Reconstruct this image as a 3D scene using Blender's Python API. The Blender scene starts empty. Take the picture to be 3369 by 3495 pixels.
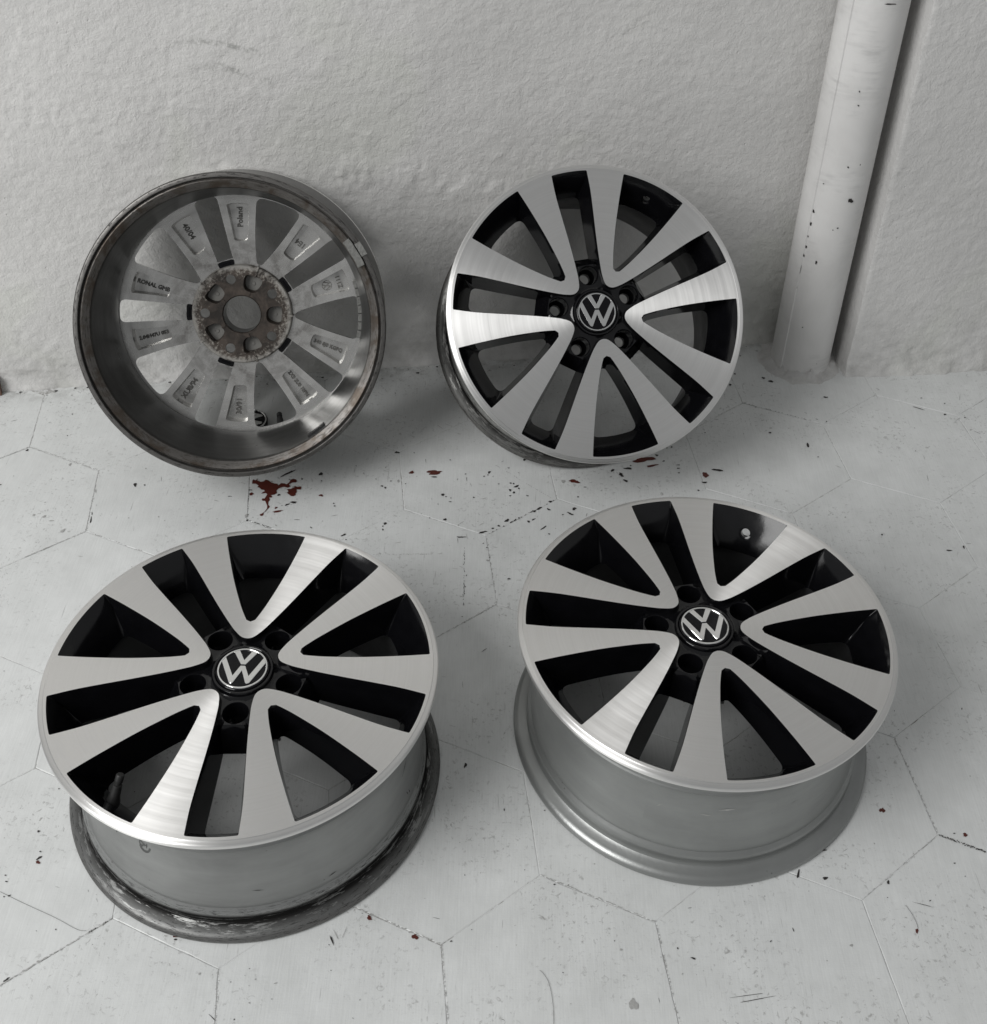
import bpy, bmesh, math, random
import numpy as np
from mathutils import Vector, Matrix
from mathutils.geometry import delaunay_2d_cdt

random.seed(7)
rng = np.random.default_rng(11)
SC = bpy.context.scene
COL = SC.collection
PI = math.pi

# ------------------------------------------------------------------ camera
PW, PH = 3369.0, 3495.0                 # photograph size, for the lens only
FPX, CAMH, PITCH, ROLL, CYO = 4132.948, 1.27589, 0.64367, 0.02062, -485.514
fw = Vector((0, math.cos(PITCH), -math.sin(PITCH)))
rt = Vector((1, 0, 0)); up = rt.cross(fw)
cr = rt * math.cos(ROLL) + up * math.sin(ROLL)
cu = -rt * math.sin(ROLL) + up * math.cos(ROLL)
cam_d = bpy.data.cameras.new('camera')
cam_d.sensor_fit = 'VERTICAL'; cam_d.sensor_height = 36.0; cam_d.sensor_width = 36.0
cam_d.lens = FPX / PH * 36.0
cam_d.shift_y = CYO / PH
cam_d.clip_start = 0.05; cam_d.clip_end = 100
cam = bpy.data.objects.new('camera', cam_d); COL.objects.link(cam)
m = Matrix((cr, cu, -fw)).transposed().to_4x4()
m.translation = Vector((0, 0, CAMH))
cam.matrix_world = m
SC.camera = cam

# ------------------------------------------------------------------ light
world = bpy.data.worlds.new('World'); SC.world = world; world.use_nodes = True
bg = world.node_tree.nodes['Background']
bg.inputs['Color'].default_value = (0.975, 0.99, 1.0, 1); bg.inputs['Strength'].default_value = 0.285

def area(name, loc, target, sx, sy, power, color):
    l = bpy.data.lights.new(name, 'AREA'); l.shape = 'RECTANGLE'; l.size = sx; l.size_y = sy
    l.energy = power; l.color = color
    o = bpy.data.objects.new(name, l); COL.objects.link(o)
    d = Vector(target) - Vector(loc)
    o.location = loc; o.rotation_euler = d.to_track_quat('-Z', 'Y').to_euler()
    return o
area('daylight_opening', (-2.25, -0.68, 2.5), (-0.1, 1.15, 0.1), 1.8, 2.2, 102, (1.0, 0.998, 0.99))

SC.view_settings.view_transform = 'Standard'
SC.view_settings.look = 'None'
SC.view_settings.exposure = 0.0
SC.view_settings.gamma = 1.0
SC.render.resolution_x = 987; SC.render.resolution_y = 1024

# ------------------------------------------------------------------ node helpers
class NT:
    def __init__(s, name):
        s.m = bpy.data.materials.new(name); s.m.use_nodes = True
        s.t = s.m.node_tree; s.b = s.t.nodes['Principled BSDF']
    def n(s, typ, **kw):
        x = s.t.nodes.new(typ)
        for k, v in kw.items(): setattr(x, k, v)
        return x
    def link(s, a, b): s.t.links.new(a, b)
    def put(s, sock, v):
        if hasattr(v, 'is_output') or isinstance(v, bpy.types.NodeSocket): s.link(v, sock)
        else: sock.default_value = v
    def math(s, op, a, b=None, c=None, clamp=False):
        x = s.n('ShaderNodeMath', operation=op, use_clamp=clamp)
        s.put(x.inputs[0], a)
        if b is not None: s.put(x.inputs[1], b)
        if c is not None: s.put(x.inputs[2], c)
        return x.outputs[0]
    def ramp(s, v, lo, hi, a=0.0, b=1.0, smooth=False):
        x = s.n('ShaderNodeMapRange', clamp=True)
        x.interpolation_type = 'SMOOTHSTEP' if smooth else 'LINEAR'
        s.put(x.inputs['Value'], v)
        x.inputs['From Min'].default_value = lo; x.inputs['From Max'].default_value = hi
        x.inputs['To Min'].default_value = a; x.inputs['To Max'].default_value = b
        return x.outputs['Result']
    def mix(s, f, a, b):
        x = s.n('ShaderNodeMix', data_type='RGBA')
        s.put(x.inputs['Factor'], f)
        for sock, v in ((x.inputs[6], a), (x.inputs[7], b)):
            if isinstance(v, tuple): sock.default_value = (*v, 1) if len(v) == 3 else v
            else: s.link(v, sock)
        return x.outputs[2]
    def noise(s, vec, scale, detail=3, rough=0.5, dist=0.0, out=0):
        x = s.n('ShaderNodeTexNoise'); s.link(vec, x.inputs['Vector'])
        x.inputs['Scale'].default_value = scale; x.inputs['Detail'].default_value = detail
        x.inputs['Roughness'].default_value = rough; x.inputs['Distortion'].default_value = dist
        return x.outputs[out]
    def voro(s, vec, scale, feature='F1', out='Distance'):
        x = s.n('ShaderNodeTexVoronoi', feature=feature); s.link(vec, x.inputs['Vector'])
        x.inputs['Scale'].default_value = scale
        return x.outputs[out]
    def mapv(s, vec, scale=(1, 1, 1), loc=(0, 0, 0), rot=(0, 0, 0)):
        x = s.n('ShaderNodeMapping'); s.link(vec, x.inputs['Vector'])
        x.inputs['Scale'].default_value = scale; x.inputs['Location'].default_value = loc; x.inputs['Rotation'].default_value = rot
        return x.outputs[0]
    def bump(s, h, strength, dist, normal=None):
        x = s.n('ShaderNodeBump'); s.link(h, x.inputs['Height'])
        x.inputs['Strength'].default_value = strength; x.inputs['Distance'].default_value = dist
        if normal is not None: s.link(normal, x.inputs['Normal'])
        return x.outputs[0]
    def set(s, **kw):
        for k, v in kw.items():
            sock = s.b.inputs[k.replace('_', ' ')]
            if isinstance(v, tuple) and len(v) == 3 and sock.type == 'RGBA': v = (*v, 1)
            s.put(sock, v)
    def objc(s): return s.n('ShaderNodeTexCoord').outputs['Object']
    def pos(s): return s.n('ShaderNodeNewGeometry').outputs['Position']
    def cyl(s):
        """object coords -> (angle*0.21, radius, z) outputs"""
        o = s.objc(); sp = s.n('ShaderNodeSeparateXYZ'); s.link(o, sp.inputs[0])
        x, y, z = sp.outputs
        a = s.math('ARCTAN2', y, x)
        r = s.math('SQRT', s.math('ADD', s.math('MULTIPLY', x, x), s.math('MULTIPLY', y, y)))
        return x, y, z, a, r
    def comb(s, x, y, z):
        c = s.n('ShaderNodeCombineXYZ')
        s.put(c.inputs[0], x); s.put(c.inputs[1], y); s.put(c.inputs[2], z)
        return c.outputs[0]

def mat_machined():
    t = NT('machined_aluminium')
    x, y, z, a, r = t.cyl()
    radial = t.comb(x, y, 0.0)
    vt = t.n('ShaderNodeVectorTransform', vector_type='VECTOR', convert_from='OBJECT', convert_to='WORLD')
    t.link(radial, vt.inputs[0]); t.link(vt.outputs[0], t.b.inputs['Tangent'])
    rnd = t.math('MULTIPLY', t.n('ShaderNodeObjectInfo').outputs['Random'], 40.0)
    rings = t.noise(t.comb(t.math('MULTIPLY', r, 420.0), t.math('MULTIPLY', a, 0.15), 0.0), 1.0, 3, 0.75)
    wide = t.noise(t.comb(t.math('MULTIPLY', r, 120.0), t.math('MULTIPLY', a, 0.3), 3.0), 1.0, 2, 0.5)
    va = t.n('ShaderNodeVectorMath', operation='ADD'); t.link(t.objc(), va.inputs[0]); t.link(t.comb(rnd, rnd, 0.0), va.inputs[1])
    smear = t.noise(va.outputs[0], 12.0, 3, 0.6)
    v = t.math('ADD', t.math('MULTIPLY', t.math('SUBTRACT', rings, 0.5), 0.42), t.math('MULTIPLY', t.math('SUBTRACT', wide, 0.5), 0.30))
    v = t.math('ADD', v, t.math('MULTIPLY', t.math('SUBTRACT', smear, 0.5), 0.30))
    f = t.math('ADD', 0.5, v, clamp=True)
    t.set(Base_Color=t.mix(f, (0.66, 0.65, 0.63), (1.0, 0.995, 0.985)), Metallic=1.0,
          Roughness=t.math('ADD', 0.38, t.math('MULTIPLY', v, 0.45)), Anisotropic=0.88)
    t.link(t.bump(rings, 0.07, 0.0006), t.b.inputs['Normal'])
    return t.m

def mat_black():
    t = NT('gloss_black_paint')
    n = t.noise(t.objc(), 60.0, 3, 0.6)
    t.set(Base_Color=t.mix(n, (0.002, 0.002, 0.0025), (0.005, 0.005, 0.006)), Roughness=t.ramp(n, 0.3, 0.7, 0.09, 0.15), IOR=1.5)
    t.set(Specular_IOR_Level=0.42)
    t.link(t.bump(t.noise(t.objc(), 220.0, 2), 0.05, 0.0005), t.b.inputs['Normal'])
    return t.m

def mat_silver(name, base, dirt, rust=0.0, barrel=False, flange=0.0, metal=0.7, shine=0.07):
    """silver rim paint; grime in cylindrical coordinates; flange = worn black tyre residue near the rear flange"""
    t = NT(name)
    x, y, z, a, r = t.cyl(); o = t.objc()
    big = t.noise(o, 9.0, 4, 0.6, 0.3); fine = t.noise(o, 90.0, 3, 0.65)
    streak = t.noise(t.comb(t.math('MULTIPLY', a, 2.2), t.math('MULTIPLY', z, 60.0), t.math('MULTIPLY', r, 60.0)), 1.0, 4, 0.6)
    f = t.math('ADD', t.math('MULTIPLY', big, 0.6), t.math('MULTIPLY', streak, 0.4))
    col = t.mix(t.ramp(f, 0.30, 0.72), tuple(c * (1 - dirt) for c in base), tuple(min(1, c * 1.08) for c in base))
    spots = t.ramp(t.voro(o, 75.0), 0.05, 0.11, 1.0, 0.0)
    spots = t.math('MULTIPLY', spots, t.ramp(t.noise(o, 16.0, 2), 0.56, 0.66))
    col = t.mix(t.math('MULTIPLY', spots, 0.55), col, (0.06, 0.055, 0.05))
    rough = t.ramp(f, 0.3, 0.7, 0.52, 0.36)
    height = fine
    if flange > 0:
        band = t.comb(t.math('MULTIPLY', a, 7.0), t.math('MULTIPLY', z, 420.0), t.math('MULTIPLY', r, 160.0))
        res = t.noise(band, 1.0, 6, 0.72, 0.4)
        pat = t.noise(t.comb(t.math('MULTIPLY', a, 2.5), t.math('MULTIPLY', z, 90.0), 0.0), 1.0, 3, 0.6)
        zone = t.math('MULTIPLY', t.ramp(z, 0.029, 0.023), t.ramp(z, 0.008, 0.014))
        g = t.math('MULTIPLY', zone, t.ramp(t.math('ADD', t.math('MULTIPLY', res, 0.6), t.math('MULTIPLY', pat, 0.4)), 0.435 + 0.07 * (1 - flange), 0.475 + 0.07 * (1 - flange)))
        edge = t.math('MULTIPLY', t.ramp(z, 0.036, 0.031), t.ramp(t.noise(band, 2.3, 5, 0.8), 0.52, 0.60))
        g = t.math('MAXIMUM', g, t.math('MULTIPLY', edge, 0.8))
        low = t.math('MULTIPLY', t.ramp(z, 0.011, 0.008), 0.55)
        col = t.mix(low, col, (0.075, 0.07, 0.066))
        col = t.mix(t.math('MULTIPLY', zone, 0.5), col, (0.085, 0.082, 0.078))
        col = t.mix(g, col, (0.010, 0.0095, 0.009))
        chips = t.math('MULTIPLY', t.math('MULTIPLY', t.ramp(z, 0.024, 0.018), t.ramp(t.voro(o, 160.0), 0.10, 0.04)), t.ramp(t.noise(o, 22.0, 2), 0.60, 0.66))
        col = t.mix(chips, col, (0.6, 0.6, 0.58))
        rough = t.math('ADD', rough, t.math('MULTIPLY', g, 0.3))
        height = t.math('ADD', fine, t.math('MULTIPLY', res, t.math('MULTIPLY', zone, 2.0)))
    if rust > 0:
        rf = t.math('MULTIPLY', t.ramp(t.noise(o, 26.0, 6, 0.7, 0.5), 0.46, 0.60), rust)
        inner = t.math('MULTIPLY', t.ramp(z, 0.0125, 0.0085), t.ramp(r, 0.2125, 0.2110)) if barrel else t.ramp(r, 0.135, 0.085)
        col = t.mix(t.math('MULTIPLY', inner, t.math('ADD', 0.35 * rust, rf), clamp=True), col, (0.062, 0.050, 0.040))
    t.set(Base_Color=col, Metallic=metal, Roughness=t.math('SUBTRACT', rough, shine))
    t.link(t.bump(height, 0.16, 0.0012), t.b.inputs['Normal'])
    return t.m

def mat_rust():
    t = NT('rusty_mounting_face')
    o = t.objc(); x, y, z, a, r = t.cyl()
    n1 = t.noise(o, 45.0, 5, 0.7, 0.4); n2 = t.noise(o, 260.0, 4, 0.75)
    sp = t.ramp(t.math('ADD', t.math('MULTIPLY', n2, 0.62), t.math('MULTIPLY', t.ramp(r, 0.034, 0.075), 0.22)), 0.47, 0.56)
    base = t.mix(t.ramp(n1, 0.38, 0.62), (0.016, 0.012, 0.009), (0.065, 0.050, 0.040))
    base = t.mix(t.math('MULTIPLY', sp, t.ramp(n1, 0.30, 0.55)), base, (0.30, 0.28, 0.25))
    base = t.mix(t.math('MULTIPLY', t.ramp(r, 0.068, 0.0735), t.ramp(n1, 0.40, 0.55)), base, (0.30, 0.29, 0.27))
    t.set(Base_Color=base, Metallic=0.25, Roughness=0.62)
    t.link(t.bump(n2, 0.5, 0.001), t.b.inputs['Normal'])
    return t.m

def mat_simple(name, col, rough, metal=0.0, nscale=80.0, var=0.15, bump=0.1, coat=0.0, spec=0.5):
    t = NT(name); n = t.noise(t.objc(), nscale, 4, 0.6)
    t.set(Base_Color=t.mix(n, tuple(c * (1 - var) for c in col), tuple(min(1, c * (1 + var)) for c in col)),
          Roughness=t.ramp(n, 0.3, 0.7, max(0.02, rough * 0.85), min(1, rough * 1.15)), Metallic=metal, Coat_Weight=coat, Specular_IOR_Level=spec)
    if bump: t.link(t.bump(n, bump, 0.0008), t.b.inputs['Normal'])
    return t.m

def mat_floor_paint():
    t = NT('white_floor_paint'); P = t.pos()
    big = t.noise(P, 3.2, 4, 0.55, 0.2); mid = t.noise(P, 21.0, 5, 0.62); fine = t.noise(P, 330.0, 3, 0.6)
    brush = t.noise(t.mapv(P, (520, 26, 1), rot=(0, 0, -0.14)), 1.0, 3, 0.6)
    brush2 = t.noise(t.mapv(P, (30, 560, 1), rot=(0, 0, -0.10)), 1.0, 3, 0.6)
    v = t.math('ADD', t.math('MULTIPLY', big, 0.45), t.math('ADD', t.math('MULTIPLY', mid, 0.3), t.math('MULTIPLY', brush, 0.25)))
    col = t.mix(t.ramp(v, 0.36, 0.64), (0.575, 0.586, 0.578), (0.735, 0.748, 0.742))
    dirt = t.math('MULTIPLY', t.ramp(t.noise(P, 150.0, 4, 0.75, 0.6), 0.56, 0.70), t.ramp(t.noise(P, 8.0, 3), 0.42, 0.60))
    col = t.mix(t.math('MULTIPLY', dirt, 0.7), col, (0.21, 0.205, 0.195))
    scr = t.math('MULTIPLY', t.ramp(t.noise(t.mapv(P, (260, 18, 1), rot=(0, 0, 0.7)), 1.0, 2, 0.5), 0.69, 0.74), t.ramp(t.noise(P, 11.0, 2), 0.5, 0.62))
    col = t.mix(t.math('MULTIPLY', scr, 0.5), col, (0.25, 0.245, 0.24))
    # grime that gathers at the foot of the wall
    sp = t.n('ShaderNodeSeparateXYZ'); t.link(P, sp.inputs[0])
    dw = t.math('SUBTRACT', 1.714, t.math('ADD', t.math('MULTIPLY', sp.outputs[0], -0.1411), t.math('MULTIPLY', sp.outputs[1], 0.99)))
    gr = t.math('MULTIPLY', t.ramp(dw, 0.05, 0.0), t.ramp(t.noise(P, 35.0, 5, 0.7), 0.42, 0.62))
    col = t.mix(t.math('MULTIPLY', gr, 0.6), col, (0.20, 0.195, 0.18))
    t.set(Base_Color=col, Roughness=t.ramp(v, 0.35, 0.65, 0.50, 0.36), Specular_IOR_Level=0.45)
    h = t.math('ADD', t.math('MULTIPLY', brush, 0.5), t.math('ADD', t.math('MULTIPLY', brush2, 0.3), t.math('ADD', t.math('MULTIPLY', fine, 0.35), t.math('MULTIPLY', mid, 2.2))))
    t.link(t.bump(h, 0.22, 0.0012), t.b.inputs['Normal'])
    return t.m

def mat_joint():
    t = NT('painted_tile_joint'); P = t.pos()
    k = t.ramp(t.noise(P, 14.0, 4, 0.6), 0.42, 0.62)
    k2 = t.ramp(t.noise(P, 120.0, 3, 0.7), 0.42, 0.55)
    t.set(Base_Color=t.mix(t.math('MULTIPLY', k, k2), (0.64, 0.645, 0.64), (0.20, 0.19, 0.175)), Roughness=0.8)
    return t.m

def mat_plaster(name, tint, seed, marks=False):
    t = NT(name); o = t.mapv(t.objc(), loc=(seed, seed * 1.7, seed * 0.6))
    oc = t.objc()
    big = t.noise(o, 2.4, 4, 0.55, 0.3); mid = t.noise(o, 42.0, 4, 0.6, 0.6); fine = t.noise(o, 120.0, 3, 0.6, 0.4); vf = t.noise(o, 380.0, 2)
    pits = t.ramp(t.voro(o, 60.0), 0.03, 0.12, 1.0, 0.0)
    pits = t.math('MULTIPLY', pits, t.ramp(t.noise(o, 7.0, 3), 0.52, 0.66))
    patch = t.ramp(t.noise(o, 3.3, 3, 0.55, 0.5), 0.56, 0.64)
    c = t.mix(t.ramp(big, 0.34, 0.66), tuple(v * 0.92 for v in tint), tuple(min(1, v * 1.05) for v in tint))
    c = t.mix(t.math('MULTIPLY', patch, 0.35), c, (tint[0] * 0.97, tint[1] * 1.0, tint[2] * 0.93))
    sp = t.n('ShaderNodeSeparateXYZ'); t.link(oc, sp.inputs[0])
    zz = sp.outputs[2]; xx = sp.outputs[0]
    grime = t.math('MULTIPLY', t.ramp(zz, 0.17, 0.0), t.ramp(t.noise(o, 15.0, 5, 0.65, 0.4), 0.45, 0.66))
    c = t.mix(t.math('MULTIPLY', grime, 0.42), c, (0.22, 0.215, 0.20))
    if marks:
        # faint arcs rubbed on the wall by leaning wheels
        wob = t.math('MULTIPLY', t.math('SUBTRACT', t.noise(o, 9.0, 2), 0.5), 0.02)
        brk = t.ramp(t.noise(o, 48.0, 3, 0.7), 0.45, 0.60)
        for cx, cz, R, w, s0, s1, k in ((-0.40, 0.33, 0.405, 0.0022, -0.25, 0.17, 0.55), (-0.33, 0.37, 0.40, 0.0020, 0.02, 0.24, 0.45),
                                       (-0.47, 0.24, 0.36, 0.0060, -0.02, 0.16, 0.34), (-0.48, 0.22, 0.345, 0.0080, 0.0, 0.16, 0.30)):
            dx = t.math('SUBTRACT', xx, cx); dz = t.math('SUBTRACT', zz, cz)
            rr = t.math('SQRT', t.math('ADD', t.math('MULTIPLY', dx, dx), t.math('MULTIPLY', dz, dz)))
            line = t.ramp(t.math('ABSOLUTE', t.math('SUBTRACT', t.math('ADD', rr, wob), R)), w, w * 0.3)
            rng_ = t.math('MULTIPLY', t.ramp(dx, s0, s0 + 0.06), t.ramp(dx, s1, s1 - 0.06))
            upm = t.math('GREATER_THAN', dz, 0.0)
            f = t.math('MULTIPLY', t.math('MULTIPLY', line, rng_), t.math('MULTIPLY', brk, upm))
            c = t.mix(t.math('MULTIPLY', f, min(1.0, k * 1.7)), c, (0.20, 0.205, 0.19))
    t.set(Base_Color=c, Roughness=0.72, Specular_IOR_Level=0.3)
    h = t.math('ADD', t.math('MULTIPLY', mid, 1.0), t.math('ADD', t.math('MULTIPLY', fine, 0.8), t.math('ADD', t.math('MULTIPLY', vf, 0.22), t.math('MULTIPLY', pits, -0.5))))
    t.link(t.bump(h, 0.55, 0.0034), t.b.inputs['Normal'])
    return t.m

def mat_pipe():
    t = NT('white_pipe_paint'); o = t.objc()
    big = t.noise(o, 6.0, 4, 0.6, 0.4); fine = t.noise(t.mapv(o, (400, 400, 60)), 1.0, 3, 0.6)
    smudge = t.math('MULTIPLY', t.ramp(t.noise(o, 9.0, 4, 0.65), 0.52, 0.70), t.ramp(t.noise(t.mapv(o, (30, 30, 160)), 1.0, 3), 0.40, 0.66))
    c = t.mix(t.ramp(big, 0.35, 0.65), (0.64, 0.632, 0.62), (0.74, 0.732, 0.72))
    c = t.mix(t.math('MULTIPLY', smudge, 0.38), c, (0.27, 0.27, 0.265))
    ch = t.math('MULTIPLY', t.ramp(t.voro(t.mapv(o, (1, 1, 0.55)), 70.0), 0.075, 0.05), t.ramp(t.noise(o, 12.0, 2), 0.62, 0.67))
    c = t.mix(ch, c, (0.02, 0.02, 0.02))
    t.set(Base_Color=c, Roughness=0.42, Specular_IOR_Level=0.45)
    t.link(t.bump(t.math('ADD', fine, t.math('MULTIPLY', big, 3.0)), 0.18, 0.0012), t.b.inputs['Normal'])
    return t.m

M = {
    'mach': mat_machined(), 'black': mat_black(),
    'silver_clean': mat_silver('silver_rim_paint', (0.32, 0.328, 0.322), 0.2),
    'silver_worn': mat_silver('worn_silver_rim', (0.31, 0.315, 0.31), 0.25, flange=1.0),
    'silver_worn2': mat_silver('scuffed_silver_rim', (0.30, 0.30, 0.29), 0.35, flange=0.8),
    'silver_back': mat_silver('cast_silver_back', (0.40, 0.395, 0.38), 0.30),
    'silver_rusty': mat_silver('grimy_cast_silver', (0.80, 0.79, 0.765), 0.5, rust=0.5, metal=0.9, shine=0.20),
    'barrel_rusty': mat_silver('grimy_barrel', (0.24, 0.235, 0.225), 0.35, rust=0.8, barrel=True, flange=0.55),
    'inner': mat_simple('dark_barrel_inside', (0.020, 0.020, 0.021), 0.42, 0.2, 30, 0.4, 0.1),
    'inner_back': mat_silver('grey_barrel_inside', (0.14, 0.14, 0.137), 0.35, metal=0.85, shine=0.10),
    'stamp': mat_simple('faded_ink', (0.085, 0.088, 0.085), 0.6, 0.0, 500, 0.6, 0.0),
    'rust': mat_rust(),
    'letter': mat_simple('shadow_toned_cast_letters', (0.12, 0.117, 0.11), 0.5, 0.5, 300, 0.3, 0.3),  # raised letters, colour darkened to stand in for their cast shadow
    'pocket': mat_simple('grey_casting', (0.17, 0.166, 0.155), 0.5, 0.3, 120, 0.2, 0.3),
    'chrome': mat_simple('bright_chrome', (0.82, 0.82, 0.81), 0.14, 1.0, 40, 0.05, 0.02),
    'cap': mat_simple('cap_black_plastic', (0.004, 0.004, 0.005), 0.10, 0.0, 60, 0.2, 0.0, 0.0, 0.22),
    'rubber': mat_simple('black_rubber', (0.012, 0.012, 0.012), 0.55, 0.0, 200, 0.3, 0.3),
    'lead': mat_simple('lead_weight', (0.20, 0.20, 0.19), 0.5, 0.5, 260, 0.45, 0.8),
    'floor': mat_floor_paint(), 'joint': mat_joint(),
    'wall': mat_plaster('white_plaster', (0.63, 0.623, 0.61), 0.0, True),
    'pilaster': mat_plaster('white_plaster_pilaster', (0.64, 0.633, 0.622), 3.3),
    'pipe': mat_pipe(),
    'maroon': mat_simple('bare_maroon_tile', (0.085, 0.016, 0.010), 0.5, 0.0, 150, 0.35, 0.3),
    'dark': mat_simple('dark_bare_spot', (0.022, 0.019, 0.018), 0.7, 0.0, 150, 0.4, 0.3),
    'grey': mat_simple('grey_scuff', (0.38, 0.38, 0.37), 0.7, 0.0, 300, 0.4, 0.3),
    'brown': mat_simple('brown_wood', (0.13, 0.075, 0.055), 0.6, 0.0, 60, 0.35, 0.4),
    'hair': mat_simple('dark_hair', (0.03, 0.027, 0.025), 0.5, 0.0, 60, 0.1, 0.0),
}

# ------------------------------------------------------------------ mesh helpers
class MB:
    """collects vertices and faces (metres) with material slots"""
    def __init__(s): s.v = []; s.f = []; s.mi = []
    def vert(s, p): s.v.append(tuple(p)); return len(s.v) - 1
    def verts(s, ps): return [s.vert(p) for p in ps]
    def face(s, idx, mi=0): s.f.append(tuple(idx)); s.mi.append(mi)
    def strip(s, A, B, mi=0, closed=False):
        n = len(A)
        for i in range(n if closed else n - 1):
            j = (i + 1) % n
            s.face((A[i], A[j], B[j], B[i]), mi)
    def lathe(s, prof, seg, mi=0, a0=0.0, a1=2 * PI, skip=None, cap=False):
        closed = abs(a1 - a0 - 2 * PI) < 1e-6
        n = seg if closed else seg + 1
        rows = []
        for (r, z) in prof:
            rows.append([s.vert((r * math.cos(a0 + (a1 - a0) * k / seg), r * math.sin(a0 + (a1 - a0) * k / seg), z)) for k in range(n)])
        for i in range(len(rows) - 1):
            for k in range(seg):
                if skip and skip(i, k): continue
                k2 = (k + 1) % n
                s.face((rows[i][k], rows[i][k2], rows[i + 1][k2], rows[i + 1][k]), mi)
        return rows
    def mesh(s, name, sharp=35):
        me = bpy.data.meshes.new(name)
        me.from_pydata(s.v, [], s.f)
        me.polygons.foreach_set('material_index', s.mi)
        bm = bmesh.new(); bm.from_mesh(me)
        bmesh.ops.remove_doubles(bm, verts=bm.verts, dist=2e-5)
        bmesh.ops.recalc_face_normals(bm, faces=bm.faces)
        bm.to_mesh(me); bm.free()
        me.polygons.foreach_set('use_smooth', [True] * len(me.polygons))
        me.set_sharp_from_angle(angle=math.radians(sharp))
        me.update()
        return me

def obj(name, me, mats, parent=None):
    o = bpy.data.objects.new(name, me); COL.objects.link(o)
    if mats is not None:
        for k in mats: me.materials.append(M[k])
    if parent: o.parent = parent
    return o

def with_mats(me, mats):
    """a mesh copy carrying other materials"""
    c = me.copy()
    for i in range(len(c.materials)): c.materials[i] = M[mats[i]]
    mats = mats[len(c.materials):]
    for k in mats: c.materials.append(M[k])
    return c

def tag(o, label, cat, group=None):
    o['label'] = label; o['category'] = cat
    if group: o['group'] = group
    return o

def inpoly(p, poly):
    x, y = p; c = False; n = len(poly); j = n - 1
    for i in range(n):
        xi, yi = poly[i][0], poly[i][1]; xj, yj = poly[j][0], poly[j][1]
        if (yi > y) != (yj > y) and x < (xj - xi) * (y - yi) / (yj - yi) + xi: c = not c
        j = i
    return c

def cdt_fill(mb, loops, keep, zfun, mi=0, extra=()):
    """triangulate in plan; loops: lists of (x,y[,z]); keep(cx,cy) -> bool; zfun for points without z (metres)"""
    pts = []; edges = []; zmap = {}
    key = lambda p: (round(p[0], 6), round(p[1], 6))
    idx = {}
    def add(p):
        k = key(p)
        if k not in idx:
            idx[k] = len(pts); pts.append(Vector((p[0], p[1])))
            if len(p) > 2: zmap[k] = p[2]
        return idx[k]
    for lp, closed in loops:
        ii = [add(p) for p in lp]
        for a, b in zip(ii, ii[1:] + ([ii[0]] if closed else [])):
            if a != b: edges.append((a, b))
    for p in extra: add(p)
    vo, eo, fo, *_ = delaunay_2d_cdt(pts, edges, [], 0, 1e-7)
    vid = {}
    for f in fo:
        cx = sum(vo[i].x for i in f) / len(f); cy = sum(vo[i].y for i in f) / len(f)
        if not keep(cx, cy): continue
        out = []
        for i in f:
            if i not in vid:
                p = (vo[i].x, vo[i].y); z = zmap.get(key(p))
                if z is None: z = zfun(*p)
                vid[i] = mb.vert((p[0], p[1], z))
            out.append(vid[i])
        mb.face(out, mi)

def resample(pl, n):
    pl = np.array(pl, float); d = np.r_[0, np.cumsum(np.linalg.norm(np.diff(pl, axis=0), axis=1))]
    t = np.linspace(0, d[-1], n)
    return np.stack([np.interp(t, d, pl[:, k]) for k in range(pl.shape[1])], 1)

def smooth_pl(pl, n=60):
    """Catmull-Rom through points"""
    P = np.array(pl, float); out = []
    P = np.vstack([2 * P[0] - P[1], P, 2 * P[-1] - P[-2]])
    for i in range(1, len(P) - 2):
        for t in np.linspace(0, 1, 8, endpoint=False):
            a, b, c, d = P[i - 1], P[i], P[i + 1], P[i + 2]
            out.append(0.5 * ((2 * b) + (c - a) * t + (2 * a - 5 * b + 4 * c - d) * t * t + (3 * b - a - 3 * c + d) * t ** 3))
    out.append(P[-2])
    return resample(out, n)

def rot2(p, a):
    c, s = math.cos(a), math.sin(a)
    p = np.atleast_2d(np.array(p, float))
    return np.stack([p[:, 0] * c - p[:, 1] * s, p[:, 0] * s + p[:, 1] * c], 1)

# ------------------------------------------------------------------ the wheel (mm in plan, z from the rear plane)
HW = 187.7                                   # overall width
S36 = math.radians(36)
def Zf(z): return (HW + z) * 1e-3            # z measured from the front lip plane, mm, negative to the rear
def zb(r): return -(40 + (r - 80) * 0.07)    # rear side of the spokes
R_W, R_SP = 211.0, 213.0                     # window end, spoke plate end

def fillet_half(side, Rarc, frad, n_side, n_fil, n_arc):
    """half contour: side polyline (tip -> near rim, y>0) then fillet, then arc r=Rarc to y=0"""
    side = np.array(side, float)
    ang_c = math.atan2(side[-1][1], side[-1][0])
    L = np.r_[0, np.cumsum(np.linalg.norm(np.diff(side, axis=0), axis=1))]
    cut = L[-1] - frad
    t = np.linspace(0, cut, n_side)
    sd = np.stack([np.interp(t, L, side[:, k]) for k in (0, 1)], 1)
    corner = side[-1]
    a1 = ang_c - frad / Rarc
    pe = np.array([Rarc * math.cos(a1), Rarc * math.sin(a1)])
    p0 = sd[-1]
    tt = np.linspace(0, 1, n_fil + 2)[1:-1][:, None]
    fl = (1 - tt) ** 2 * p0 + 2 * tt * (1 - tt) * corner + tt ** 2 * pe
    ar = np.linspace(a1, 0, n_arc)
    arc = np.stack([Rarc * np.cos(ar), Rarc * np.sin(ar)], 1)
    return np.vstack([sd, fl, arc])

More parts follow.
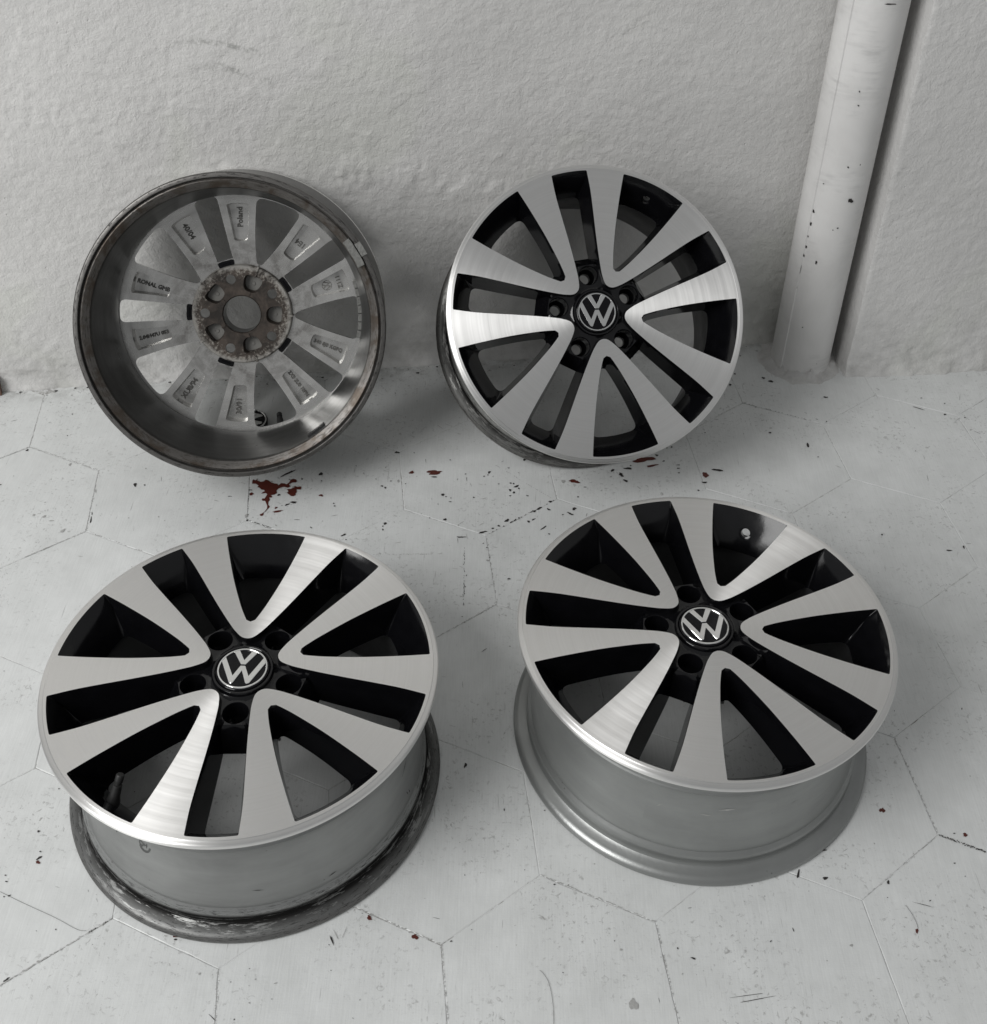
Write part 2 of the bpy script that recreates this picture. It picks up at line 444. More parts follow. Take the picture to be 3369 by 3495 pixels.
NS, NFI, NA = 26, 5, 11
w_front_side = smooth_pl([(66, 0.01), (66.6, 3.0), (69.5, 5.7), (75, 8.2), (85, 12.6), (97, 17.2), (119, 25), (141, 32), (175, 41.6), (205.2, 49.2)], 90)
w_back_side = smooth_pl([(80, 0.01), (80.5, 2.6), (82.6, 4.6), (88, 7.0), (100, 12.0), (120, 19.3), (140, 25.6), (160, 31.2), (176.2, 35.6)], 90)
VW0 = fillet_half(w_front_side, R_W, 2.0, NS, NFI, NA)
VW3 = fillet_half(w_back_side, 180.0, 11.0, NS, NFI, NA)
NV = len(VW0)
def mirror(h): return np.vstack([h, (h * [1, -1])[::-1][1:-1]])

# outer edge of the V and its foot, in the V frame (upper half)
v_out = smooth_pl([(41, 0.01), (41.8, 4.6), (45, 9.2), (50, 13.8), (56, 18.6), (70, 28.1), (88, 39.6), (110, 53.1), (133, 66.9), (160, 83.6), (R_W * math.cos(math.radians(28.7)), R_W * math.sin(math.radians(28.7)))], 160)
def lug_to_v(u, hw):
    return rot2([[u, -hw]], S36)[0]
def v_to_lug(p):
    q = rot2([p], -S36)[0]; return q[0], -q[1]
lo = np.array([v_to_lug(p) for p in v_out])      # (u, half width) of the top edge
foot_tab = [(41, 17.9, -9), (48, 16.9, -9), (56, 16.4, -9), (65, 16.1, -9.5), (72, 15.4, -13), (79, 13.8, -25), (86, 12.3, zb(87)),
            (100, 12.8, zb(100)), (140, 15.2, zb(140)), (178.5, 17.7, zb(179))]
ft = np.array(foot_tab, float)
# anchors
iu56 = int(np.argmin(abs(lo[:, 0] - 58) + 100 * (np.arange(len(lo)) < 30)))
iu92 = int(np.argmin(abs(lo[:, 0] - 92)))
seg_top = [resample(v_out[:iu56 + 1], 14), resample(v_out[iu56:iu92 + 1], 12)[1:], ]
# last segment + fillet + arc to the lug axis
top_last = fillet_half(np.array([v_to_lug(p) for p in v_out[iu92:]]), R_W, 2.0, 22, NFI, NA)
bot_last_side = smooth_pl([(86, 12.3), (100, 12.8), (140, 15.2), (182.6, 18.0)], 60)
bot_last = fillet_half(bot_last_side, 183.5, 9.0, 22, NFI, NA)
top_last_v = np.array([lug_to_v(*p) for p in top_last])
bot_last_v = np.array([lug_to_v(*p) for p in bot_last])
# foot near the apex
apex_foot = smooth_pl([(39.4, 0.01), (40.2, 5.2), (43.4, 10.4)] + [tuple(lug_to_v(u, h)) for u, h, z in foot_tab[1:3]], 60)
f1 = resample(apex_foot, 14); z1 = np.full(14, -9.0)
mid_u = np.linspace(56, 86, 12)
f2 = np.array([lug_to_v(u, np.interp(u, ft[:, 0], ft[:, 1])) for u in mid_u])[1:]
z2 = np.interp(mid_u, ft[:, 0], ft[:, 2])[1:]
z3 = np.array([zb(math.hypot(*p)) for p in bot_last_v])
VO0 = np.vstack([seg_top[0], seg_top[1], top_last_v[1:]])
VO3 = np.vstack([f1, f2, bot_last_v[1:]]); VO3z = np.r_[z1, z2, z3[1:]]
assert len(VO0) == len(VO3)
NAPEX = 14; NHUB = 14 + 11                 # indices < NHUB border the hub

def spoke_mesh(hole):
    mb = MB()
    K = 1e-3
    Z0 = Zf(0)
    # --- machined plate
    half = VO0
    outer = [tuple(p) for p in half]
    low = [(p[0], -p[1]) for p in half[::-1]]
    arcN = 40
    arc = [(R_SP * math.cos(a), R_SP * math.sin(a)) for a in np.linspace(S36, -S36, arcN)]
    plate = outer + arc + low
    vw = mirror(VW0)
    loops = [([(x * K, y * K) for x, y in plate], True), ([(x * K, y * K) for x, y in vw], True)]
    pp = [(x * K, y * K) for x, y in plate]; ww = [(x * K, y * K) for x, y in vw]
    cdt_fill(mb, loops, lambda x, y: inpoly((x, y), pp) and not inpoly((x, y), ww), lambda x, y: Z0, 0)
    # --- walls of the V window
    def rings(T, B, Bz, arc_mask, mid_r):
        """levels between the top contour T and the foot B"""
        d = B - T; ln = np.linalg.norm(d, axis=1)[:, None] + 1e-9
        L1 = T + d / ln * 0.45
        tb = 0.26
        L2 = T + d * tb; z2_ = Bz * 0.28
        for i in range(len(T)):
            if arc_mask[i] > 0:
                r = math.hypot(*T[i]); q = T[i] * (mid_r / r)
                L2[i] = L2[i] * (1 - arc_mask[i]) + q * arc_mask[i]
                z2_[i] = z2_[i] * (1 - arc_mask[i]) - 13.0 * arc_mask[i]
        return L1, L2, z2_
    am = np.zeros(NV); am[NS:NS + NFI] = np.linspace(0.2, 0.9, NFI); am[NS + NFI:] = 1
    B3z = np.array([zb(math.hypot(*p)) for p in VW3])
    L1, L2, L2z = rings(VW0, VW3, B3z, am, 199.5)
    def ring3(h, z, sgn): return [(p[0] * K, p[1] * K * sgn, Zf(zz)) for p, zz in zip(h, z)]
    for sgn in (1, -1):
        a = mb.verts(ring3(VW0, np.zeros(NV), sgn)); b = mb.verts(ring3(L1, np.full(NV, -0.5), sgn))
        c = mb.verts(ring3(L2, L2z, sgn)); dd = mb.verts(ring3(VW3, B3z, sgn))
        mb.strip(a, b, 1); mb.strip(b, c, 1)
        if not hole: mb.strip(c, dd, 1)
        else:
            cutn = NV - 5
            mb.strip(c[:cutn + 1], dd[:cutn + 1], 1)
    if hole:
        # patch of the well around the valve hole
        cutn = NV - 5
        ct = [(L2[i], L2z[i]) for i in range(cutn, NV)]; cb = [(VW3[i], B3z[i]) for i in range(cutn, NV)]
        P3 = lambda p, z, s=1: np.array((p[0] * K, p[1] * K * s, Zf(z)))
        top = [P3(p, z) for p, z in ct] + [P3(p, z, -1) for p, z in ct[::-1][1:]]
        bot = [P3(p, z) for p, z in cb] + [P3(p, z, -1) for p, z in cb[::-1][1:]]
        # parametrise: s = angle, t = 0..1 between top and bottom
        mt = (top[len(top) // 2] + bot[len(bot) // 2]) / 2
        e_t = bot[len(bot) // 2] - top[len(top) // 2]; e_t = e_t / np.linalg.norm(e_t)
        e_s = np.array((0, 1.0, 0)); nrm = np.cross(e_s, e_t)
        c0 = top[len(top) // 2] + e_t * 0.0135
        pl = lambda q: (float((q - c0) @ e_s), float((q - c0) @ e_t))
        bound = [pl(q) for q in top] + [pl(q) for q in bot[::-1]]
        d3 = {}
        for q, k in zip(top + bot[::-1], bound): d3[(round(k[0], 6), round(k[1], 6))] = q
        circ = [(0.0078 * math.cos(a), 0.0078 * math.sin(a)) for a in np.linspace(0, 2 * PI, 28, endpoint=False)]
        tmp = MB()
        cdt_fill(tmp, [(bound, True), (circ, True)], lambda x, y: inpoly((x, y), bound) and x * x + y * y > 0.0078 ** 2 * 0.97, lambda x, y: 0.0, 1)
        base = len(mb.v)
        def curved(x, y):
            # bend the flat patch to the cone of the well
            k = (round(x, 6), round(y, 6))
            if k in d3: return d3[k]
            q = c0 + e_s * x + e_t * y
            r = math.hypot(q[0], q[1]); r0 = (q[0])
            s = r0 / r
            return np.array((q[0] * s, q[1] * s, q[2]))
        for v in tmp.v: mb.vert(curved(v[0], v[1]))
        for f in tmp.f: mb.face([i + base for i in f], 1)
        nout = nrm if nrm[0] > 0 else -nrm
        rows = []
        for rad, dep in ((0.0078, 0), (0.0078, 0.006), (0.0057, 0.0065), (0.0057, 0.016)):
            rows.append(mb.verts([(curved(rad * math.cos(a), rad * math.sin(a)) if dep == 0 else c0 + e_s * rad * math.cos(a) + e_t * rad * math.sin(a) + nout * dep) for a in np.linspace(0, 2 * PI, 28, endpoint=False)]))
        for A, B in zip(rows, rows[1:]): mb.strip(A, B, 1, True)
    # --- outer flanks of the V and the well end towards the neighbours
    no = len(VO0); am = np.zeros(no); na = NFI + NA
    am[no - na:no - NA] = np.linspace(0.2, 0.9, NFI); am[no - NA:] = 1
    L1, L2, L2z = rings(VO0, VO3, VO3z.copy(), am, 199.5)
    for i in range(NHUB):                      # short flank beside the hub: straight
        L2[i] = VO0[i] + (VO3[i] - VO0[i]) * 0.6; L2z[i] = VO3z[i] * 0.55
    for sgn in (1, -1):
        a = mb.verts(ring3(VO0, np.zeros(no), sgn)); b = mb.verts(ring3(L1, np.full(no, -0.5), sgn))
        c = mb.verts(ring3(L2, L2z, sgn)); dd = mb.verts(ring3(VO3, VO3z, sgn))
        mb.strip(a, b, 1); mb.strip(b, c, 1); mb.strip(c, dd, 1)
    # --- rear side with a pocket in each arm
    ro, ri = 187.5, 77.0
    back_side = [lug_to_v(*p) for p in bot_last]           # from (86,12.3) to the lug axis at 183.5
    inner_corner = [tuple(rot2([[ri, 0]], S36)[0]), tuple(rot2([[86, 0]], S36)[0]), tuple(lug_to_v(86, 8)), ]
    up_side = inner_corner + [tuple(p) for p in back_side]
    outl = up_side + [(ro * math.cos(a), ro * math.sin(a)) for a in np.linspace(S36, -S36, 30)] + [(p[0], -p[1]) for p in up_side[::-1]] \
        + [(ri * math.cos(a), ri * math.sin(a)) for a in np.linspace(-S36, S36, 14)[1:-1]]
    vwb = mirror(VW3)
    pock = []
    def arm_pocket(s):
        a_c = 17.0                                          # arm axis, degrees
        tab_o = [(114, 13.3, 21.6), (140, 13.2, 20.9), (168, 13.0, 20.6)]
        def loop(ins):
            r0, r1 = 112 + ins, 170 - ins
            lowp = []; upp = []
            for r in np.linspace(r0, r1, 8):
                w = np.interp(r, [112, 170], [9.8, 17.4]) - ins
                ca = math.radians(np.interp(r, [113, 168], [19.4, 20.6]))
                lowp.append(np.array((r * math.cos(ca) + w * math.sin(ca), r * math.sin(ca) - w * math.cos(ca))))
                upp.append(np.array((r * math.cos(ca) - w * math.sin(ca), r * math.sin(ca) + w * math.cos(ca))))
            c = lowp + upp[::-1]
            # round the corners (Chaikin twice)
            for _ in range(2):
                o_ = []
                for i in range(len(c)):
                    p, q = c[i], c[(i + 1) % len(c)]
                    o_ += [p * 0.75 + q * 0.25, p * 0.25 + q * 0.75]
                c = o_
            return [(p[0], p[1] * s) for p in c]
        return loop(0), loop(1.8)
    for s in (1, -1): pock.append(arm_pocket(s))
    sc = lambda L: [(p[0] * K, p[1] * K) for p in L]
    zbm = lambda x, y: Zf(zb(math.hypot(x, y) * 1000))
    loops = [(sc(outl), True), (sc(vwb), True)] + [(sc(p[0]), True) for p in pock]
    OO, WW, PP0 = sc(outl), sc(vwb), [sc(p[0]) for p in pock]
    cdt_fill(mb, loops, lambda x, y: inpoly((x, y), OO) and not inpoly((x, y), WW) and not any(inpoly((x, y), q) for q in PP0), zbm, 2)
    for p0, p1 in pock:
        a = mb.verts([(x * K, y * K, Zf(zb(math.hypot(x, y)))) for x, y in p0])
        zf = -30.5
        b = mb.verts([(x * K, y * K, Zf(zf)) for x, y in p1])
        mb.strip(a, b, 2, True); mb.face(b, 2)
    return mb.mesh('spoke', 30)

def hub_mesh():
    """front of the hub: black floor, five bolt pockets, ramps down into the narrow windows, cap seat"""
    mb = MB(); K = 1e-3
    # lug-centred sector
    base = smooth_pl([tuple(v_to_lug(p)) for p in VO3[:NHUB]], 3 * NHUB) if False else np.array([v_to_lug(p) for p in VO3[:NHUB]])
    bz = VO3z[:NHUB]
    sideU = [(u, -h, Zf(z)) for (u, h), z in zip(base, bz)]          # toward negative angle: V at -36
    sideL = [(u, h, Zf(z)) for (u, h), z in zip(base, bz)]
    rin = 36.0
    arc = [(rin * math.cos(a), rin * math.sin(a), Zf(-9)) for a in np.linspace(S36, -S36, 13)]
    end = [(86, v, Zf(zb(86.5))) for v in np.linspace(-12.3, 12.3, 9)][1:-1]
    loop = [arc[-1]] + sideU + end + sideL[::-1] + [arc[0]] + arc[1:-1]
    lines = []
    for u, z in ((71.5, -9.2), (75.5, -13.5), (80.5, -27)):
        h = np.interp(u, base[8:, 0], base[8:, 1]) - 0.6
        zz = np.interp(u, ft[:, 0], ft[:, 2])
        lines.append([(u - 1.5 * (1 - (v / h) ** 2) * (1 if u > 72 else 0), v, Zf(z)) for v in np.linspace(-h, h, 9)])
    RL = 14.6
    circ = [(56 + RL * math.cos(a), RL * math.sin(a), Zf(-9)) for a in np.linspace(0, 2 * PI, 40, endpoint=False)]
    s = lambda L: [(p[0] * K, p[1] * K, p[2]) for p in L]
    lp = s(loop); cc = s(circ)
    for k in range(5):
        tmp = MB()
        cdt_fill(tmp, [(lp, True), (cc, True)] + [(s(l), False) for l in lines],
                 lambda x, y: inpoly((x, y), lp) and not inpoly((x, y), cc), lambda x, y: Zf(-9), 0)
        rows = []
        for r, z in ((RL, -9), (RL - 0.5, -9.7), (RL - 0.9, -12), (13.3, -31), (12.2, -33), (8.2, -38), (7.5, -40), (7.4, -48)):
            rows.append(tmp.verts([((56 + r * math.cos(a)) * K, r * math.sin(a) * K, Zf(z)) for a in np.linspace(0, 2 * PI, 40, endpoint=False)]))
        for A, B in zip(rows, rows[1:]): tmp.strip(A, B, 0, True)
        ang = S36 + k * 2 * S36
        b0 = len(mb.v)
        for v in tmp.v:
            q = rot2([v[:2]], ang)[0]; mb.vert((q[0], q[1], v[2]))
        for f in tmp.f: mb.face([i + b0 for i in f], 0)
    prof = [(36, -9), (35.2, -8.6), (34.4, -5.2), (33.6, -4.4), (31.6, -4.2), (30.8, -4.8), (30.4, -7), (28.5, -8), (28.5, -47.8)]
    mb.lathe([(r * K, Zf(z)) for r, z in prof], 120, 0)
    return mb.mesh('hub', 32)

def pad_mesh():
    """rear mounting face with bolt holes and lightening pockets"""
    mb = MB(); K = 1e-3; Z = Zf(-48)
    circ = lambda r, n, c=(0, 0): [((c[0] + r * math.cos(a)) * K, (c[1] + r * math.sin(a)) * K) for a in np.linspace(0, 2 * PI, n, endpoint=False)]
    outer = circ(74, 120); bore = circ(30, 80)
    lugs = [circ(7.5, 28, tuple(rot2([[56, 0]], S36 + k * 2 * S36)[0])) for k in range(5)]
    def trap(ins):
        c = []
        for r, w in ((36.6 + ins, 11.0 - ins), (60.5 - ins, 16.2 - ins)):
            c.append((r, w))
        pts = [np.array(p) for p in [(c[0][0], -c[0][1]), (c[1][0], -c[1][1]), (c[1][0] + 1.5, 0), (c[1][0], c[1][1]), (c[0][0], c[0][1])]]
        for _ in range(3):
            o_ = []
            for i in range(len(pts)):
                p, q = pts[i], pts[(i + 1) % len(pts)]
                o_ += [p * 0.78 + q * 0.22, p * 0.22 + q * 0.78]
            pts = o_
        return pts
    pk = [[(q[0] * K, q[1] * K) for q in rot2(trap(0), k * 2 * S36)] for k in range(5)]
    pk2 = [[(q[0] * K, q[1] * K) for q in rot2(trap(2.0), k * 2 * S36)] for k in range(5)]
    holes = [bore] + lugs + pk
    cdt_fill(mb, [(outer, True)] + [(h, True) for h in holes], lambda x, y: inpoly((x, y), outer) and not any(inpoly((x, y), h) for h in holes), lambda x, y: Z, 0)
    for p0, p1 in zip(pk, pk2):
        a = mb.verts([(*p, Z) for p in p0]); b = mb.verts([(*p, Zf(-33.5)) for p in p1])
        mb.strip(a, b, 2, True); mb.face(b, 1)
    for k in range(5):                                       # cast dots in the pockets
        c = rot2([[49, 0]], k * 2 * S36)[0]
        rows = [mb.verts([((c[0] + r * math.cos(t)) * K, (c[1] + r * math.sin(t)) * K, Zf(z)) for t in np.linspace(0, 2 * PI, 18, endpoint=False)]) for r, z in ((3.4, -33.4), (3.3, -34.8), (2.6, -34.8), (2.4, -34.2))]
        for A, B in zip(rows, rows[1:]): mb.strip(A, B, 1, True)
        mb.face(rows[-1], 1)
    mb.lathe([(74 * K, Z), (75.5 * K, Zf(-47)), (77.5 * K, Zf(-38))], 120, 0)
    mb.lathe([(30 * K, Z), (28.5 * K, Zf(-46.5)), (28.5 * K, Zf(-44))], 80, 0)
    # radial ribs that cross the rim of each pocket
    for k in range(5):
        for r0, r1 in ((31, 37.2), (60.5, 77.5)):
            pts = []
            for r in (r0, r1):
                for w in (-1.3, 1.3):
                    q = rot2([[r, w]], k * 2 * S36)[0]; pts.append((q[0] * K, q[1] * K))
            lo_ = [mb.vert((*p, Zf(-44))) for p in pts]; hi_ = [mb.vert((*p, Zf(-49.6))) for p in pts]
            mb.face((hi_[0], hi_[1], hi_[3], hi_[2]), 2)
            for i, j in ((0, 1), (1, 3), (3, 2), (2, 0)): mb.face((lo_[i], lo_[j], hi_[j], hi_[i]), 2)
    return mb.mesh('mounting_pad', 32)

def lip_mesh():
    mb = MB()
    prof = [(213, 0), (214.4, 0), (214.9, -0.6), (215.6, -0.9), (218.4, -1.0), (219.7, -1.6), (220.4, -2.8), (220.6, -4.2), (220.5, -6.2), (219.6, -7.8)]
    mb.lathe([(r * 1e-3, Zf(z)) for r, z in prof], 288, 0)
    return mb.mesh('rim_lip', 40)

def barrel_mesh():
    mb = MB()
    prof = [(219.6, -7.8), (214, -9.6), (207.5, -11), (204.4, -13.5), (203.2, -18), (202.6, -36), (204, -38), (203, -41), (193, -48), (190, -55), (189.6, -80),
            (192, -95), (195.5, -120), (198.6, -147), (199.3, -151.2), (199.0, -152.6), (199.4, -153.6), (202.2, -156.2), (203.6, -159.5), (203.8, -162), (203.2, -164.5), (203.0, -170),
            (204.4, -173), (208, -175.2), (213.5, -176.6), (217, -178.2), (219.4, -180.6), (220.5, -183.2), (220.2, -185.6), (218.6, -187.2), (216.5, -187.7), (213.8, -187.7),
            (213.1, -187.2), (212.6, -183), (211.8, -180.6), (210.6, -180.6), (210.0, -183.4), (208.6, -183.9), (206, -183.0), (202, -180.6), (198.8, -178.6), (197.6, -176.5), (196.8, -170), (193.4, -150), (189.8, -122), (185.2, -96), (183.4, -80), (183.4, -60), (184.6, -50.5), (187.2, -46.5)]
    seg = 240
    def skip(i, k): return i == 4 and (k < 3 or k >= seg - 3)     # valve hole through the bead seat
    mb.lathe([(r * 1e-3, Zf(z)) for r, z in prof], seg, 0, skip=skip)
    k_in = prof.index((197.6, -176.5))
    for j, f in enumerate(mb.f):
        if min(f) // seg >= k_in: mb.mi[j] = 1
    return mb.mesh('barrel', 28)

def prism(mb, poly, z0, z1, mi=0, bevel=0.0004):
    """convex-free extruded plan polygon (metres) with a small chamfer"""
    n = len(poly)
    ar = sum(poly[i][0] * poly[(i + 1) % n][1] - poly[(i + 1) % n][0] * poly[i][1] for i in range(n))
    if ar < 0: poly = poly[::-1]
    ins = []
    for i in range(n):
        p, q, r = np.array(poly[i - 1]), np.array(poly[i]), np.array(poly[(i + 1) % n])
        d1 = q - p; d2 = r - q; d1 = d1 / (np.linalg.norm(d1) + 1e-12); d2 = d2 / (np.linalg.norm(d2) + 1e-12)
        n1 = np.array((-d1[1], d1[0])); n2 = np.array((-d2[1], d2[0]))
        b = n1 + n2; b = b / max(0.5, float(b @ b) ** 0.5 * float(b @ n1) / (float(b @ b) ** 0.5 + 1e-12) + 1e-9) if float(b @ b) > 1e-6 else n1
        ins.append(tuple(q + b * bevel))
    A = mb.verts([(*p, z0) for p in poly]); B = mb.verts([(*p, z1 - bevel) for p in poly]); C = mb.verts([(*p, z1) for p in ins])
    mb.strip(A, B, mi, True); mb.strip(B, C, mi, True)
    cdt_fill(mb, [([(p[0], p[1]) for p in ins], True)], lambda x, y: inpoly((x, y), ins), lambda x, y: z1, mi)

# ---- centre cap, local origin on the wheel axis, z=0 its rear
CAPR = 0.0285
def cap_meshes():
    b = MB()
    b.lathe([(0.0272, -0.010), (0.0300, -0.008), (0.0303, -0.0005), (0.0298, 0.0007), (0.0288, 0.0013), (0.0284, 0.0010), (0.0120, 0.0016), (0.0, 0.0017)], 96, 0)
    body = b.mesh('centre_cap', 30)
    r = MB()
    r.lathe([(CAPR, 0.0009), (CAPR - 0.0001, 0.0018), (CAPR - 0.0008, 0.0025), (CAPR - 0.0021, 0.0026), (CAPR - 0.0025, 0.0022), (CAPR - 0.0026, 0.0010)], 96, 0)
    ring = r.mesh('emblem_ring', 40)
    Vp = [(-.475, .79), (-.262, .885), (0, .40), (.262, .885), (.475, .79), (.094, .176), (-.094, .176)]
    Wp = [(-.755, .53), (-.315, -.375), (-.10, .114), (.10, .114), (.315, -.375), (.755, .53), (.875, .285), (.40, -.72), (.30, -.765), (.24, -.72), (0, -.13), (-.24, -.72), (-.30, -.765), (-.40, -.72), (-.875, .285)]
    out = []
    for P in (Vp, Wp):
        q = MB(); prism(q, [(x * CAPR, y * CAPR) for x, y in P], 0.0008, 0.0026, 0, 0.00035)
        out.append(q.mesh('emblem_letter', 30))
    return body, ring, out[0], out[1]

ME_SP = spoke_mesh(False); ME_SPH = spoke_mesh(True); ME_HUB = hub_mesh(); ME_PAD = pad_mesh(); ME_LIP = lip_mesh(); ME_BAR = barrel_mesh()
ME_CAP, ME_RING, ME_V, ME_W = cap_meshes()
for me, ks in ((ME_HUB, ['black']), (ME_LIP, ['mach']), (ME_CAP, ['cap']), (ME_RING, ['chrome']), (ME_V, ['chrome']), (ME_W, ['chrome'])):
    for k in ks: me.materials.append(M[k])

def valve_stem(parent):
    # rubber stem standing out of the valve hole (wheel V0), leaning inwards
    mb = MB()
    prof = [(0.0, -0.008), (0.0062, -0.008), (0.0062, -0.002), (0.0075, 0.0), (0.0072, 0.004), (0.0058, 0.010), (0.0050, 0.020), (0.0047, 0.0225), (0.0033, 0.023), (0.0033, 0.026), (0.0044, 0.0262), (0.0044, 0.033), (0.0036, 0.0345), (0, 0.0346)]
    mb.lathe(prof, 28, 0)
    o = obj('valve_stem', mb.mesh('valve_stem', 35), ['rubber'], parent)
    o.location = (0.1925, 0, Zf(-25.5))
    o.rotation_euler = Vector((-0.50, 0, 0.866)).to_track_quat('Z', 'Y').to_euler()
    return o

def cap_parts(root, rz, z):
    c = obj('centre_cap', ME_CAP, None, root); c.location = (0, 0, z); c.rotation_euler = (0, 0, rz)
    emblem(c)
    return c
def emblem(c):
    for n, me in (('emblem_ring', ME_RING), ('emblem_letter', ME_V), ('emblem_letter', ME_W)): obj(n, me, None, c)

WHEELS = 'set of four matching V-spoke alloy wheels'
def wheel(rot_m, base, label, barrel_mat, back_mat, pad_mats, cap_rot=None, stem=False, inner_mat='inner'):
    root = bpy.data.objects.new('alloy_wheel', None); COL.objects.link(root)
    root.empty_display_size = 0.05
    mm = rot_m.to_4x4(); mm.translation = Vector(base); root.matrix_world = mm
    tag(root, label, 'wheel', WHEELS)
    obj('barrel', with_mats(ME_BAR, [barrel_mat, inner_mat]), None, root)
    obj('rim_lip', ME_LIP, None, root)
    s0 = with_mats(ME_SPH, ['mach', 'black', back_mat]); s1 = with_mats(ME_SP, ['mach', 'black', back_mat])
    for k in range(5):
        sp = obj('spoke', s0 if k == 0 else s1, None, root); sp.rotation_euler = (0, 0, k * 2 * S36)
    h = obj('hub', ME_HUB, None, root)
    obj('mounting_pad', with_mats(ME_PAD, pad_mats), None, root)
    if cap_rot is not None: cap_parts(root, cap_rot, Zf(-4.6))
    if stem: valve_stem(root)
    return root

def basis(x, y, z): return Matrix((Vector(x), Vector(y), Vector(z))).transposed()
def spin(a): return Matrix.Rotation(math.radians(a), 3, 'Z')
DEG = math.radians
I3 = Matrix.Identity(3)

# wheel lying front left
ra = 235.8
wheel(I3 @ spin(ra), (-0.27551, 0.88489, 0.0), 'black and machined-silver wheel lying flat at front left, black grime round its lower flange', 'silver_worn', 'silver_back',
      ['silver_back', 'pocket', 'silver_back'], DEG(-ra - 1.0), stem=True)
# wheel lying front right
rb_ = 66.4
wheel(I3 @ spin(rb_), (0.25479, 0.96165, 0.0), 'black and machined-silver wheel lying flat at front right, clean silver barrel, open valve hole', 'silver_clean', 'silver_back',
      ['silver_back', 'pocket', 'silver_back'], DEG(-rb_ + 8.0))
# wheel leaning face out
def nrm(th, ph): return Vector((math.sin(ph) * math.cos(th), -math.cos(ph) * math.cos(th), math.sin(th)))
def frame(n):
    y = Vector((0, 0, 1)); y = (y - n * y.dot(n)).normalized(); return y.cross(n), y
nC = nrm(0.75779, 0.17465); xC, yC = frame(nC); cC = Vector((0.14928, 1.46062, 0.28925))
rc = 59.4
baseC = cC - nC * (HW * 1e-3)
low = baseC.z - 0.2205 * yC.z
baseC.z += 0.0005 - low
wheel(basis(xC, yC, nC) @ spin(rc), baseC, 'black and machined-silver wheel leaning on the wall with its spoked face out, beside the pipe', 'silver_worn2', 'silver_back',
      ['silver_back', 'pocket', 'silver_back'], DEG(-rc - 3.5))
# wheel leaning back out
nD = nrm(0.45717, 0.10649); xD, yD = frame(nD); cD = Vector((-0.37529, 1.41201, 0.28185))
rd = 180 - 284.0
low = (cD - nD * (HW * 1e-3)).z - 0.2205 * yD.z
cD.z += 0.0005 - low
WD = wheel(basis(-xD, yD, -nD) @ spin(rd), cD, 'wheel leaning on the wall with its grey back side and rusty hub out', 'barrel_rusty', 'silver_rusty',
      ['rust', 'pocket', 'rust'], None, stem=True, inner_mat='inner_back')

# ---- ink stamp and scuffs on the barrels of the two lying wheels
def bar_r(z):
    return float(np.interp(z * 1000 - HW, [-147, -120, -95, -80], [198.6, 195.5, 192, 189.6])) * 1e-3
def barrel_mark(root, spin_deg, polys, mat, name):
    """flat marks given as (angle deg in the world, height m) outlines wrapped on the barrel"""
    mb = MB()
    for poly in polys:
        pts = [(math.radians(a - spin_deg) * 0.195, z) for a, z in poly]
        c = MB(); cdt_fill(c, [(pts, True)], lambda x, y: inpoly((x, y), pts), lambda x, y: 0.0)
        b0 = len(mb.v)
        for v in c.v:
            r = bar_r(v[1]) + 0.0003; an = v[0] / 0.195
            mb.vert((r * math.cos(an), r * math.sin(an), v[1]))
        for f in c.f: mb.face([k + b0 for k in f])
    return obj(name, mb.mesh(name), [mat], root)
def arcband(a, z, ra, rz, t0, t1, w, n=14):
    o_ = [(a + ra * math.cos(t), z + rz * math.sin(t)) for t in np.linspace(t0, t1, n)]
    i_ = [(a + ra * w * math.cos(t), z + rz * w * math.sin(t)) for t in np.linspace(t1, t0, n)]
    return o_ + i_
def stroke(a0, z0, a1, z1, w):
    d = np.array(((a1 - a0) * 0.0034, z1 - z0)); d /= np.linalg.norm(d); nx, nz = -d[1] * w / 0.0034, d[0] * w
    return [(a0, z0), ((a0 + a1) / 2 + nx, (z0 + z1) / 2 + nz), (a1, z1), ((a0 + a1) / 2 - nx, (z0 + z1) / 2 - nz)]
WA_, WB_ = [o for o in COL.objects if o.name.startswith('alloy_wheel')][:2]
barrel_mark(WA_, ra, [arcband(244.9, 0.1070, 2.3, 0.0105, 3.4, 6.1, 0.72), arcband(243.6, 0.1085, 0.85, 0.0055, 0, 5.9, 0.55), stroke(244.9, 0.113, 244.6, 0.104, 0.0009), stroke(245.9, 0.113, 245.5, 0.103, 0.0010),
    stroke(244.8, 0.108, 245.8, 0.1075, 0.0008), arcband(244.6, 0.1095, 2.2, 0.009, 1.4, 2.5, 0.8)], 'stamp', 'ink_stamp')
for q_ in ([stroke(346, 0.0956, 339.3, 0.0824, 0.0006), stroke(342.4, 0.044, 342.0, 0.052, 0.0008), stroke(341.0, 0.047, 340.4, 0.055, 0.0007), stroke(232.4, 0.0974, 232.6, 0.104, 0.0007), stroke(306, 0.047, 303, 0.045, 0.0006), stroke(283, 0.060, 279, 0.062, 0.0004)]): barrel_mark(WA_, ra, [q_], 'rubber', 'scuff_mark')
for q_ in ([stroke(276, 0.104, 270, 0.1035, 0.0011), stroke(268.5, 0.0945, 264, 0.096, 0.0007), stroke(252, 0.10, 250, 0.094, 0.0006), stroke(296, 0.09, 299, 0.092, 0.0006)]): barrel_mark(WB_, rb_, [q_], 'grey', 'scuff_mark')

